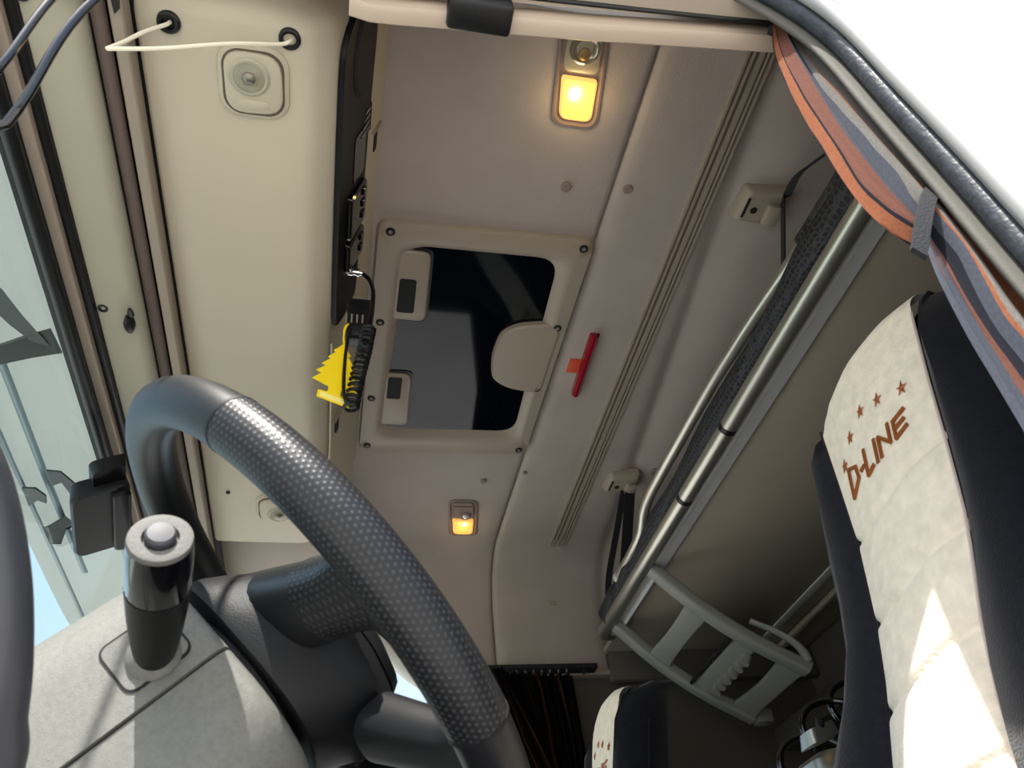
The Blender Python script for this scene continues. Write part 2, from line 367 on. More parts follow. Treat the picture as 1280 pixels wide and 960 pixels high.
# driver side: outer wall with the door opening, jamb lip, rubber seal, inner edge trim
DO = [(-.60, -.62), (-.62, .1), (-.55, .45), (-.42, .90), (-.2, .98), (.22, .985), (.32, .955), (.385, .90), (.428, .842), (.454, .785), (.465, .72), (.466, .62), (.468, .50), (.468, .35), (.48, .1), (.50, -.3), (.50, -.62)]
DOs = [(p.x, p.z) for p in spline([(x, 0, z) for x, z in DO], 4)]
def offs(poly, d):
    out = []
    for i, (x, z) in enumerate(poly):
        a = poly[max(0, i-1)]; b = poly[min(len(poly)-1, i+1)]; t = Vector((b[0]-a[0], b[1]-a[1])).normalized()
        out.append((x - t.y*d, z + t.x*d))
    return out
bm = nb()
# outer skin as a sheet from the opening outwards to the cab outline
outl = []
for x, z in DOs:
    c = Vector((-.05, .1)); d = Vector((x, z))-c; t = 1e9
    for lo, hi, comp in ((-.95, 1.7, 0), (-1.0, 1.30, 1)):
        if abs(d[comp]) > 1e-6: t = min(t, ((hi if d[comp] > 0 else lo)-c[comp])/d[comp])
    outl.append((c.x+d.x*t, c.y+d.y*t))
k0 = min(range(len(outl)), key=lambda k: abs(outl[k][0]-1.7)+abs(outl[k][1]-1.30)); outl[k0] = (1.7, 1.30)
k0 = min(range(len(outl)), key=lambda k: abs(outl[k][0]+.95)+abs(outl[k][1]-1.30)); outl[k0] = (-.95, 1.30)
L0 = [Vector((x, .225, z)) for x, z in outl]; L1 = [Vector((x, .225, z)) for x, z in DOs]
loft(bm, [L0, L1], closed=False)
quad(bm, [L0[0], L1[0], L1[-1], L0[-1]])
bmesh.ops.remove_doubles(bm, verts=bm.verts, dist=1e-6)
bmesh.ops.solidify(bm, geom=bm.faces[:], thickness=.004)
struct('wall_left', bm, 'white_paint', 'white sunlit outer side of the cab behind the door opening', smooth=False)
bm = nb()
prof = [(.0, .225), (-.004, .226), (-.009, .231), (-.0105, .236), (-.009, .2405), (-.002, .243), (.012, .246), (.014, .232)]
loft(bm, [[Vector((x, yy, z)) for x, z in offs(DOs, d)] for d, yy in prof], closed=False)
struct('trim_door_jamb', bm, 'shaded_paint', 'white body lip around the driver door opening, its shade painted in as grey', angle=60)
bm = nb(); tube(bm, [Vector((x, .2515, z)) for x, z in offs(DOs, -.0005)], .0098, 12, sx=1.1, up=(0, 1, 0)); struct('trim_door_seal', bm, 'seal', 'dusty black rubber door seal along the opening', angle=60)
bm = nb()
prof = [(.008, .262), (-.014, .262), (-.018, .2635), (-.019, .266), (-.017, .269), (.0, .272), (.04, .272)]
loft(bm, [[Vector((x, yy, z)) for x, z in offs(DOs, d)] for d, yy in prof], closed=False)
struct('trim_door_inner', bm, 'pillar_trim', 'grey taupe inner trim strip behind the door seal', angle=60)
# sleeper side inner wall (seen only from the side)
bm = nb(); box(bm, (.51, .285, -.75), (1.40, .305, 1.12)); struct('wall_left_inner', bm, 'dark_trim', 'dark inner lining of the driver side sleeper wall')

# header bar across the door top, with its black clip
bm = nb()
pts = [Vector((-.022, .338, .872)), Vector((.0, .338, .863)), Vector((.02, .337, .862)), Vector((.23, .322, .862)), Vector((.462, .303, .866))]
hp = []
for p in pts:
    hp.append([p+Vector((0, a, b)) for a, b in ((-.008, -.012), (-.002, -.015), (.010, -.013), (.0135, -.006), (.0135, .02), (-.006, .02), (-.010, .01), (-.0095, -.006))])
loft(bm, hp); struct('trim_header', bm, 'header', 'beige trim bar across the top of the driver door opening')
bm = nb()
pts2 = [Vector((-.30, .318, .872)), Vector((.006, .305, .872)), Vector((.25, .288, .872)), Vector((.455, .270, .870))]
loft(bm, [[p+Vector((0, a, b)) for a, b in ((-.022, -.006), (.014, -.010), (.016, .012), (-.022, .014))] for p in pts2])
struct('trim_header_outer', bm, 'taupe', 'taupe outer trim above the door header bar')
bm = nb(); tube(bm, spline([(-.3, .322, .8655), (.2, .300, .8640), (.455, .284, .862)], 4), .0032, 8); struct('trim_header_joint', bm, 'rubber', 'thin dark joint line along the door header')
bm = nb(); box(bm, (.080, .305, .838), (.150, .339, .866), .005); tag(mk('header_clip', bm, 'rubber'), 'black rounded clip on the beige door header bar', 'clip')

# ---- strips above the windscreen, each its own trim
def strip(name, x0, x1, z, m, label, th=.03, shape='flat'):
    bm = nb(); w_ = x1-x0
    if shape == 'round':
        pr = [((x0+x1)/2+math.cos(a)*w_/2, z+.5*w_+math.sin(a)*w_/2) for a in [2*PI*k/14 for k in range(14)]]
    elif shape == 'bevel':
        pr = [(x0, z+th), (x0, z+.006), (x0+.004, z+.001), (x0+w_*.45, z), (x0+w_*.52, z+.0012), (x1-w_*.2, z+.002), (x1-.004, z+.007), (x1, z+.016), (x1, z+th)]
    else: pr = [(x0, z+th), (x0, z+.002), (x0+.002, z), (x1-.002, z), (x1, z+.002), (x1, z+th)]
    extrude_y(bm, pr, .30, 2.03, 4); return struct(name, bm, m, label)
strip('trim_blind_cover', -.2765, -.2620, .90, 'taupe', 'narrow beige strip beside the black console gap')
strip('trim_gap', -.2622, -.2545, .93, 'hole', 'black gap between console and header strips')
tag(strip('trim_blind', -.2980, -.2810, .90, 'brown_blind', 'rolled taupe windscreen blind in its channel', shape='round'))
strip('trim_gap_1', -.304, -.2765, .925, 'hole', 'dark channel behind the rolled blind')
strip('trim_windscreen_frame', -.3610, -.3010, .88, 'beige_frame', 'wide beige windscreen header frame', shape='bevel')
strip('trim_seal', -.3710, -.3580, .872, 'rubber', 'black rubber seal next to the beige frame', shape='round')
strip('trim_windscreen_edge', -.3840, -.3700, .862, 'taupe', 'thin taupe strip between two rubber seals')
strip('trim_windscreen_seal', -.4010, -.3820, .845, 'rubber', 'thick black windscreen seal', shape='round')
# windscreen pane
bm = nb(); nseg = 10
rows = []
for s, (x, z) in enumerate(((-.396, .868), (-.50, .60), (-.63, .25), (-.76, -.12))):
    rows.append([Vector((x-.06*(1-((k/nseg)*2-1)**2)*(s/3), .24+1.8*k/nseg, z)) for k in range(nseg+1)])
loft(bm, rows, closed=False); struct('window_1', bm, 'glass', 'windscreen glass', angle=60)
# dashboard (below the frame)
bm = nb(); loft(bm, [[Vector((x, y, z)) for x, z in ((-.88, -.75), (-.88, -.14), (-.74, -.12), (-.52, -.17), (-.42, -.24), (-.40, -.36), (-.50, -.50), (-.62, -.75))] for y in (.30, 2.0)])
struct('trim_dashboard', bm, 'dash', 'grey dashboard under the windscreen')

# ---- exterior sun visor seen through the windscreen
vis = thing('sun_visor', (-.55, 1.15, .95), 'smoked grey green outside sun visor seen through the windscreen', 'sun visor')
bm = nb(); rows = []
vp = [(-.445, 1.01), (-.48, 1.005), (-.53, .99), (-.58, .972), (-.615, .955), (-.628, .935)]
for k in range(13):
    y = .28+1.86*k/12; e = max(0, abs(k/6-1)-.6)**2*.12
    rows.append([Vector((x+e*(1 if i > 2 else .6), y, z)) for i, (x, z) in enumerate(vp)])
loft(bm, rows, closed=False); bmesh.ops.solidify(bm, geom=bm.faces[:], thickness=.003); mk('visor_sheet', bm, 'visor', vis, angle=60)
bm = nb(); tube(bm, [(-.560, .9, .968), (-.563, 1.35, .966), (-.560, 1.72, .964)], .007, 10, sx=.4, up=(0, 0, 1)); mk('stiffening_rail', bm, 'visor_rib', vis)
bm = nb(); tube(bm, [(-.600, .5, .955), (-.603, 1.3, .953), (-.595, 2.0, .95)], .005, 10, sx=.4, up=(0, 0, 1)); mk('stiffening_rail', bm, 'visor_rib', vis)
def flatpoly(bm, pts, th=.004):
    P = [Vector(p) for p in pts]; n = (P[1]-P[0]).cross(P[2]-P[0]).normalized()*th
    loft(bm, [[p for p in P], [p+n for p in P]])
bm = nb(); flatpoly(bm, [(-.512, .855, .945), (-.497, .905, .945), (-.481, .958, .95), (-.475, .975, .95), (-.492, .972, .95), (-.515, .93, .945), (-.53, .90, .945)]); mk('bracket', bm, 'bracket', vis)
bm = nb(); flatpoly(bm, [(-.56, .985, .94), (-.50, .955, .945), (-.463, .945, .955), (-.457, .995, .955), (-.50, 1.0, .945), (-.56, 1.02, .94)]); mk('bracket', bm, 'bracket', vis)
bm = nb(); flatpoly(bm, [(-.548, 1.315, .95), (-.525, 1.318, .95), (-.503, 1.365, .95), (-.505, 1.40, .95), (-.522, 1.39, .95), (-.53, 1.352, .95), (-.547, 1.362, .95)]); mk('bracket', bm, 'bracket', vis)
bm = nb(); flatpoly(bm, [(-.598, 1.36, .94), (-.575, 1.36, .94), (-.562, 1.385, .94), (-.566, 1.41, .94), (-.58, 1.40, .94), (-.60, 1.42, .94)]); mk('bracket', bm, 'bracket', vis)
bm = nb(); flatpoly(bm, [(-.59, 1.50, .94), (-.575, 1.49, .94), (-.545, 1.47, .95), (-.53, 1.50, .95), (-.555, 1.52, .95), (-.57, 1.56, .94), (-.59, 1.56, .94)]); mk('bracket', bm, 'bracket', vis)

# ============================================================ OVERHEAD CONSOLE
con = thing('overhead_console', (-.15, .96, .92), 'long beige overhead storage console above the windscreen', 'console')
def fp(y, s, h=0):    # a point on the slanted rear face
    return Vector((-.035+.063*s, y, .93+.22*s))+Vector((.9613, 0, -.2753))*h
bm = nb()
cs = [(-.2585, 1.15), (-.2585, .934), (-.2570, .926), (-.252, .9225), (-.20, .9205), (-.12, .920), (-.078, .9198), (-.066, .9215), (-.056, .927), (-.046, .936), (-.037, .944), (-.033, .955), (-.002, 1.045), (.028, 1.15)]
ys = [(.385, .03), (.388, .014), (.394, .005), (.404, 0), (1.50, 0), (1.515, .004), (1.527, .012), (1.532, .03)]
loft(bm, [[Vector((x if x < -.2 else x-i*.6, y, z+i if z < 1.1 else z)) for x, z in cs] for y, i in ys]); mk('body', bm, 'beige', con, angle=50)
# black radio band
bm = nb()
band = [(.392, .50), (.394, .38), (.402, .22), (.425, .12), (.47, .08), (.70, .08), (.87, .10), (.895, .16), (.90, .3), (.895, .52), (.87, .56), (.70, .60), (.55, .64), (.45, .68), (.41, .66), (.396, .60)]
band = [(p.x, p.y) for p in spline([(a, b, 0) for a, b in band], 3, True)]
loft(bm, [[fp(y, s, h) for y, s in band] for h in (-.004, .004)]); bmesh.ops.bevel(bm, geom=[e for e in bm.edges if e.is_boundary is False and len(e.link_faces) == 2 and max(len(f.verts) for f in e.link_faces) > 6], offset=.0015, segments=2, affect='EDGES')
rp = mk('radio_panel', bm, 'black', con)
def ell(cy, cs_, a, b, n=28): return [(cy+a*math.cos(2*PI*k/n), cs_+b*math.sin(2*PI*k/n)) for k in range(n)]
bm = nb(); loft(bm, [[fp(y, s, h) for y, s in ell(.462, .42, .058*g, .17*g)] for h, g in ((.003, 1), (.0065, .98), (.005, .93), (.007, .90))]); mk('speaker_grille', bm, mat('speaker_cloth', (38, 34, 34), .8, bump=.6, bscale=700), rp)
bm = nb()
for k in range(4):
    y = .555+.010*k; tube(bm, [fp(y, .50-.02*k, .006), fp(y, .60, .006)], .0012, 6)
tube(bm, [fp(.548, .62, .006), fp(.592, .62, .006)], .0012, 6); mk('silver_vent_trim', bm, 'chrome', rp)
bm = nb(); loft(bm, [[fp(y, s, h) for y, s in rr2(.075, .22, .014, cx=.612, cy=.44)] for h in (.002, .0055)]); mk('storage_slot', bm, 'gloss_black', rp)
for i, (y0, y1) in enumerate(((.66, .735), (.745, .80))):
    bm = nb(); plate(bm, rr2(y1-y0, .30, .008, cx=(y0+y1)/2, cy=.38), lambda p, q, h: fp(p, q, h), [(.002, 0), (.010, 0), (.013, .003)]); un = mk('radio_unit', bm, 'gloss_black', rp)
    for k in range(3):
        bm = nb(); yy = y0+.013+.021*k
        if yy > y1-.006: continue
        plate(bm, rr2(.012, .05, .002, 3, cx=yy, cy=.46), lambda p, q, h: fp(p, q, h), [(.011, 0), (.015, 0), (.016, .001)]); mk('button', bm, 'gloss_black', un)
    bm = nb(); tube(bm, [fp(y0+.01, .52, .013), fp(y1-.01, .51, .013)], .0012, 6); mk('display_edge', bm, 'steel', un)
# slots higher up on the face
for y, s, l in ((.64, .86, .035), (1.19, .30, .045)):
    bm = nb(); loft(bm, [[fp(p, q, h) for p, q in rr2(l, .07, .008, cx=y, cy=s)] for h in (-.002, .0012)]); mk('slot', bm, 'hole', con)
    bm = nb(); loft(bm, [[fp(p, q, h) for p, q in rr2(.005, .18, .002, cx=y-l/2-.005, cy=s)] for h in (-.002, .004)]); mk('slot_lip', bm, 'taupe', con)
bm = nb()
tube(bm, [fp(.92, .05, .002), fp(1.20, .10, .002), fp(1.5, .05, .002)], .002, 8); mk('edge_bead', bm, 'beige', con)
# underside things
und = lambda p, q, h: Vector((p, q, .920-h))
bm = nb(); rod(bm, (-.218, 1.326, .922), (-.218, 1.326, .9185), .004); mk('hole', bm, 'hole', con)
GRM = []
for gx, gy in ((-.2205, .411), (-.089, .410)):
    bm = nb(); revolve(bm, (gx, gy, .921), (0, 0, -1), [(0, .013), (.004, .0125), (.0055, .0105), (.005, .0075), (-.006, .0065)]); mk('grommet', bm, 'rubber', con)
def console_lamp(loc, label):
    t = thing('reading_lamp', loc, label, 'lamp', 'reading lamps under the overhead console')
    f = lambda p, q, h: Vector((loc[0]+p, loc[1]+q, .920-h))
    bm = nb(); plate(bm, rr2(.083, .092, .026, 7), f, [(0, 0), (.003, .001), (.005, .006), (.004, .008)]); mk('bezel', bm, 'beige', t)
    bm = nb(); plate(bm, rr2(.0715, .0815, .022, 7), f, [(.003, 0), (.0052, 0)]); mk('shadow_gap', bm, 'groove', t)
    bm = nb(); plate(bm, rpoly([(.035, .036), (-.033, .039), (-.034, -.039), (.033, -.038)], .024), f, [(.003, 0), (.0085, .001), (.0100, .004)]); mk('housing', bm, 'beige', t)
    c = f(-.004, -.010, .0095)
    bm = nb(); revolve(bm, c, (0, 0, -1), [(-.002, .0235), (.002, .0235), (.004, .021), (.0035, .019)]); mk('lens_ring', bm, 'beige_frame', t)
    bm = nb(); revolve(bm, c, (0, 0, -1), [(0, .019), (.002, .0185), (.002, .012), (-.002, .004)]); rf = mk('reflector', bm, 'reflect', t)
    bm = nb(); revolve(bm, c, (0, 0, -1), [(.0, .008), (.006, .0075), (.009, .004), (.0095, .001)]); mk('bulb_cap', bm, 'steel', rf)
    bm = nb(); revolve(bm, c, (0, 0, -1), [(.0025, .0195), (.006, .016), (.009, .009), (.010, .001)]); mk('lens', bm, 'lens', t)
    bm = nb(); plate(bm, rr2(.036, .012, .003, 3, cx=-.0, cy=.025), f, [(.008, 0), (.0105, .0003), (.011, .001)]); mk('switch', bm, 'beige', t)
    return t
la = console_lamp((-.131, .468, .91), 'round clear reading lamp in a beige bezel near the white cord')
lb = copy_tree(la); lb.location = (-.126, 1.375, .91); tag(lb, 'round reading lamp in beige bezel, half hidden behind steering wheel rim')
lb.rotation_euler.z = PI

# white pull cord between two grommets
bm = nb()
A, Bp, T = Vector((-.2205, .411, .915)), Vector((-.089, .410, .912)), Vector((-.262, .408, .832))
pts = [A+Vector((0, 0, .012)), A, A.lerp(T, .35)+Vector((-.003, 0, 0)), A.lerp(T, .75), T+Vector((.0015, 0, .0025)), T, T+Vector((.004, 0, .0)), T+Vector((.05, -.002, .012)), Bp+Vector((-.06, -.004, -.035)), Bp+Vector((-.012, .002, -.006)), Bp, Bp+Vector((.004, 0, .012))]
tube(bm, spline(pts, 6), .0023, 8)
tag(mk('pull_cord', bm, 'cord'), 'cream cord looped between two black grommets in the console underside', 'cord')

# ============================================================ ROOF HATCH
ht = thing('roof_hatch', (.235, 1.125, 1.13), 'taupe framed roof hatch with dark glass', 'roof hatch')
O4 = rpoly([(.436, .800), (.034, .803), (.032, 1.452), (.434, 1.446)], .025)
I4 = rpoly([(.372, .862), (.096, .862), (.088, 1.372), (.388, 1.362)], .045)
bm = nb(); ring(bm, O4, I4, ceil_f, [(0, -.002), (.02, .010), (.06, .014), (.45, .016), (.60, .016), (.72, .012), (.86, .006), (1, -.004)]); mk('frame', bm, 'taupe', ht, angle=50)
bm = nb(); plate(bm, rpoly([(.40, .85), (.07, .85), (.07, 1.39), (.40, 1.39)], .03), ceil_f, [(-.004, 0), (.0022, 0)]); mk('glass', bm, 'roof_glass', ht)
ton = rpoly([(.293, 1.115), (.300, 1.05), (.332, 1.024), (.425, 1.008), (.425, 1.225), (.345, 1.213), (.303, 1.185)], .022)
bm = nb(); plate(bm, ton, ceil_f, [(-.001, 0), (.012, .001), (.0165, .006), (.017, .012)]); mk('grip_tongue', bm, 'taupe', ht)
for pts, rec in (([(.136, .866), (.078, .866), (.078, 1.034), (.143, 1.036)], [(.116, .930), (.084, .930), (.084, 1.014), (.118, 1.014)]),
                 ([(.131, 1.192), (.078, 1.192), (.078, 1.358), (.139, 1.360)], [(.113, 1.200), (.084, 1.200), (.084, 1.268), (.114, 1.268)])):
    bm = nb(); plate(bm, rpoly([(a+(.005 if a > .1 else 0), b+(.006 if k > 1 else -.006)) for k, (a, b) in enumerate(pts)], .018), ceil_f, [(-.001, 0), (.0045, 0)]); lg = mk('latch', bm, 'taupe', ht); lg.data.materials[0] = M['rubber']; lg['label'] = 'latch with black gasket edge'
    bm = nb(); plate(bm, rpoly(pts, [.018, .004, .004, .018]), ceil_f, [(.001, 0), (.008, 0), (.0105, .003)]); lt = mk('latch_plate', bm, 'taupe', lg)
    bm = nb(); plate(bm, rpoly(rec, .006), ceil_f, [(.007, 0), (.0115, 0)]); mk('latch_recess', bm, 'hole', lg)
for x, y in ((.058, .822), (.414, .818), (.412, 1.02), (.408, 1.205), (.413, 1.424), (.052, 1.43), (.052, 1.265), (.055, 1.04)):
    bm = nb(); rod(bm, (x, y, CEIL-.012), (x, y, CEIL-.0168), .0085, seg=14); sc = mk('screw_hole', bm, 'hole', ht)
    bm = nb(); rod(bm, (x, y, CEIL-.015), (x, y, CEIL-.018), .0038, seg=8); mk('screw', bm, 'plug', sc)

# plugs in the headliner
for i, (x, y, r, lab) in enumerate(((.352, .700, .0095, 'round taupe plug in the headliner between large lamp and hatch'), (.463, .690, .0095, 'round taupe plug beside the headliner seam above the red reflector'),
                                 (.352, 1.572, .0075, 'small round plug between the hatch and the small lit lamp'), (.452, 1.53, .006, 'small round plug beside the headliner seam below the hatch corner'),
                                 (.792, 1.50, .012, 'round plug behind the folded guard rail'))):
    bm = nb(); revolve(bm, (x, y, CEIL+.001 if x < .7 else CEIL-.003), (0, 0, -1), [(0, r), (.006, r), (.008, r*.8)]); tag(mk('trim_plug', bm, 'plug'), lab, 'plug', 'round plugs in the headliner')

# ceiling lamps
def ceiling_lamp(y0, lit, label):
    cx = .325; t = thing('ceiling_lamp', (cx, y0+.078, 1.14), label, 'lamp', 'ceiling lamps in the headliner')
    def f(p, q, h): return Vector((cx+p+(q-.078)*.14, y0+q, CEIL-h))
    bm = nb(); plate(bm, rr2(.080, .172, .02, 6, 0, .078), f, [(-.002, 0), (.004, .001), (.005, .005), (.001, .008)]); mk('bezel', bm, 'plug', t)
    am = rpoly([(.029, .080), (-.029, .080), (-.027, .150), (.027, .150)], [.006, .006, .014, .014])
    bm = nb(); plate(bm, am, f, [(.001, 0), (.006, 0), (.009, .003)]); al = mk('amber_lens', bm, 'amber' if lit else 'amber_dim', t)
    bm = nb(); c = f(-.006 if lit else .004, .104 if lit else .098, .010); bmesh.ops.create_icosphere(bm, subdivisions=2, radius=.0095 if lit else .005, matrix=Matrix.Translation(c) @ Matrix.Diagonal((1, 1.2, .5, 1))); mk('bulb', bm, 'bulb', al)
    if lit:
        bm = nb(); plate(bm, rpoly([(.028, 0), (-.024, 0), (-.028, .072), (.028, .072)], .012), f, [(.001, 0), (.005, 0), (.006, .002)]); rf = mk('reflector', bm, 'reflect', t)
        bm = nb(); revolve(bm, f(.002, .034, .006), (0, 0, -1), [(-.001, .024), (.003, .024), (.004, .021), (.001, .018), (-.001, .008)]); mk('lens_ring', bm, 'chrome', rf)
        bm = nb(); revolve(bm, f(.002, .042, .006), (0, 0, -1), [(0, .010), (.004, .009), (.006, .004)]); mk('bulb_cap', bm, mat('bronze_cap', (176, 142, 84), .3, metal=.8), rf)
        bm = nb(); plate(bm, rpoly([(.029, -.002), (-.026, -.002), (-.029, .073), (.029, .073)], .012), f, [(.008, 0), (.013, .003)]); mk('clear_lens', bm, 'lens', t)
    else:
        bm = nb(); plate(bm, rpoly([(.028, 0), (-.028, 0), (-.029, .074), (.029, .074)], .012), f, [(.001, 0), (.006, 0), (.008, .002)]); mk('housing', bm, 'plug', t)
        bm = nb(); revolve(bm, f(.006, .058, .007), (0, 0, -1), [(0, .016), (.004, .015), (.006, .011), (.004, .009)]); kn = mk('spot_knob', bm, 'plug', t)
        bm = nb(); revolve(bm, f(.006, .058, .010), (0, 0, -1), [(0, .009), (.003, .007), (.005, .002)]); mk('spot_lens', bm, 'reflect', kn)
        bm = nb(); tube(bm, [f(-.024, .014, .008), f(.024, .014, .008)], .0012, 6); mk('switch_edge', bm, 'hole', t)
    ld = bpy.data.lights.new('lamp_glow', 'POINT'); ld.energy = .22 if lit else .06; ld.color = (1, .68, .32); ld.shadow_soft_size = .02
    lo = bpy.data.objects.new('lamp_glow', ld); C.objects.link(lo); lo.parent = t; lo.location = f(0, .115, .03)-ORG[t.name]
    return t
ceiling_lamp(.425, True, 'larger looking ceiling lamp with clear lens and brightly lit amber lens')
ceiling_lamp(1.667, False, 'ceiling lamp with small dim amber lens, far side of the headliner')

# curtain track recessed strip
tr = thing('ceiling_track', (.60, 1.1, 1.14), 'long grooved taupe track running across the headliner', 'track')
def tpath(off, y0=.38, y1=1.89, z=0): return [Vector((.578+off+.0145*(y-.38), y, CEIL-.004-z)) for y in (y0, (y0+y1)/2, y1)]
def tstrip(bm, o0, o1, z0, z1, y0=.38, y1=1.89):
    a = tpath(o0, y0, y1); b = tpath(o1, y0, y1)
    loft(bm, [[Vector((p.x, p.y, CEIL-z0)), Vector((p.x+.0006, p.y, CEIL-z1)), Vector((q.x-.0006, q.y, CEIL-z1)), Vector((q.x, q.y, CEIL-z0))] for p, q in zip(a, b)])
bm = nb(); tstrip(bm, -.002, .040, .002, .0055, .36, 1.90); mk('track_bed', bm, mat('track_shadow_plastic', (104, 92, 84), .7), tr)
for a, b, h in ((-.004, .0015, .0095), (.006, .0105, .0105), (.0165, .0265, .009), (.0305, .0335, .0105), (.0375, .043, .0095)):
    bm = nb(); tstrip(bm, a, b, .002, h); mk('track_ridge', bm, 'taupe', tr)
bm = nb(); tube(bm, [Vector((.596+.026*math.cos(a), 1.895+.024*math.sin(a), CEIL-.006)) for a in [PI*k/8 for k in range(9)]], .0035, 8); mk('end_stop', bm, 'taupe', tr)
for (x, y), lab in (((.615, 1.985), 'faint blank rectangular mark at the end of the ceiling track'), ((.62, 1.995), 'faint blank rectangular mark low on the far headliner curve')):
    z0 = (1.035, .872)[0 if y < 1.99 else 1]; yy = (1.985, 1.9985)[0 if y < 1.99 else 1]-.004
    bm = nb(); box(bm, (x-.010, yy-.001, z0-.020), (x+.010, yy+.004, z0+.020), .001); tag(mk('blank_sticker', bm, mat('faint_sticker', (150, 140, 122), .7)), lab, 'sticker')

# red marker light
rd = thing('marker_light', (.497, 1.13, 1.13), 'narrow red translucent marker light beside the headliner seam', 'light')
bm = nb(); a, b = Vector((.497, 1.035, CEIL-.004)), Vector((.502, 1.222, CEIL-.004)); d = (b-a).normalized(); s = Vector((d.y, -d.x, 0))
sec = [(-.009, 0), (-.008, .012), (-.003, .018), (.003, .018), (.008, .012), (.009, 0)]
loft(bm, [[p+s*u*g+Vector((0, 0, -v*g-.0)) for u, v in sec] for p, g in ((a, .8), (a+d*.004, 1), (b-d*.004, 1), (b, .8))]); mk('lens', bm, 'red', rd, angle=25)
bm = nb(); loft(bm, [[p+s*u+Vector((0, 0, -v)) for u, v in ((.0085, -.003), (.0085, .006), (.0115, .006), (.0115, -.003))] for p in (a, b)]); mk('backing', bm, 'hole', rd)
bm = nb(); box(bm, (.466, 1.115, CEIL-.0075), (.492, 1.155, CEIL-.003), .0005); mk('tab', bm, 'orange_tag', rd)['label'] = 'flat orange red square tab'

# ============================================================ RADIO MICROPHONE AND CORD, AIR FRESHENER
mc = thing('radio_microphone', (.02, .81, .86), 'black handheld radio microphone hanging on its coiled cord', 'microphone')
bm = nb(); b2 = nb(); box(b2, (-.020, -.018, -.036), (.020, .018, .036), .008, 3); add(bm, b2, Matrix.Translation((.012, .825, .895)) @ Matrix.Rotation(.25, 4, 'X')); mk('body', bm, 'black', mc)
bm = nb()
for k in range(4): tube(bm, [(.0-.008+.008*k, .804, .872), (.0-.008+.008*k, .800, .886)], .0015, 6)
mk('speaker_slots', bm, 'steel', mc)
bm = nb(); revolve(bm, (-.006, .812, 1.002), (.95, 0, -.1), [(-.004, .0075), (.003, .0075), (.0035, .006), (.010, .006), (.0105, .0072), (.014, .0072), (.0145, .005), (.022, .0035)]); mk('cable_plug', bm, 'chrome', mc)
bm = nb(); tube(bm, spline([(.012, .812, 1.0), (.024, .811, .984), (.031, .81, .955), (.031, .81, .92), (.029, .81, .885), (.027, .81, .862)], 6), .0032, 10); mk('cable', bm, 'black', mc)
bm = nb(); N = 17*14; pts = []
ax = spline([(.026, .81, .868), (.021, .81, .82), (.012, .81, .76), (.006, .81, .705)], 20)
for i in range(N+1):
    t = i/N; p = ax[min(len(ax)-1, int(t*(len(ax)-1)))]*1.0; j = t*(len(ax)-1); k = int(j); fr = j-k
    p = ax[k].lerp(ax[min(k+1, len(ax)-1)], fr); a = i/14*2*PI; pts.append(p+Vector((.0095*math.cos(a), .0095*math.sin(a), 0)))
tube(bm, pts, .0026, 6); mk('coiled_cable', bm, 'black', mc)
bm = nb(); tube(bm, spline([(.006, .80, .705), (-.004, .80, .72), (-.006, .80, .78), (-.004, .80, .83), (.0, .805, .86)], 6), .0024, 8); mk('cable', bm, 'black', mc)

af = thing('air_freshener', (-.02, .80, .70), 'yellow tree shaped card air freshener hanging by the coiled cord', 'air freshener')
th = [(.0, .098), (.008, .085), (.014, .078), (.010, .076), (.020, .062), (.015, .061), (.027, .046), (.020, .045), (.033, .030), (.024, .029), (.036, .014), (.026, .013), (.010, .010), (.010, .0), (.026, -.002), (.026, -.014), (-.024, -.014), (-.024, -.002), (-.010, 0), (-.010, .010), (-.026, .013), (-.036, .014), (-.024, .029), (-.033, .030), (-.020, .045), (-.027, .046), (-.015, .061), (-.020, .062), (-.010, .076), (-.014, .078), (-.008, .085)]
bm = nb(); F = lambda p, q, h: Vector((-.018+p*.86+q*.1, .80+p*.42+h, .722+q*1.02))
v0 = [bm.verts.new(F(p, q, 0)) for p, q in th]; v1 = [bm.verts.new(F(p, q, .0018)) for p, q in th]
bm.faces.new(v0); bm.faces.new(list(reversed(v1)))
for i in range(len(th)): bm.faces.new((v0[i], v0[(i+1) % len(th)], v1[(i+1) % len(th)], v1[i]))
mk('card', bm, 'yellow', af, smooth=False)
bm = nb(); loft(bm, [[F(p, q, h) for p, q in rr2(.040, .008, .001, 2, 0, -.008)] for h in (-.0004, .0004)]); mk('print_band', bm, 'yellow_print', af)
bm = nb(); tube(bm, spline([F(0, .096, .001), (-.010, .803, .835), (-.008, .806, .86), (-.004, .81, .875), (-.010, .808, .86), F(0.001, .094, .001)], 4), .0012, 6); mk('hanging_thread', bm, 'yellow', af)

# ============================================================ DASH CAMERA, WIRES, WINDSCREEN FRAME SCREWS
dc = thing('dash_camera', (-.40, 1.19, .74), 'black boxy sensor housing on the windscreen beside the header', 'camera')
def quadloft(bm, secs, r=.008):
    # secs = (centre, half u, half v, u, v)
    L = []
    for c, hu, hv, u, v in secs:
        L.append([Vector(c)+Vector(u)*p+Vector(v)*q for p, q in rr2(2*hu, 2*hv, min(r, hu*.9, hv*.9), 4)])
    loft(bm, L)
ux, uy = Vector((.80, -.05, .30)).normalized(), Vector((-.12, 1, -.1)).normalized()
nn = ux.cross(uy).normalized()
if nn.z > 0: nn = -nn
c0 = Vector((-.398, 1.195, .795))
bm = nb(); quadloft(bm, [(c0, .042, .075, ux, uy), (c0+nn*.03, .045, .078, ux, uy), (c0+nn*.038, .041, .074, ux, uy)], .014); mk('housing', bm, 'black', dc)
c1 = c0+ux*.03+nn*.020
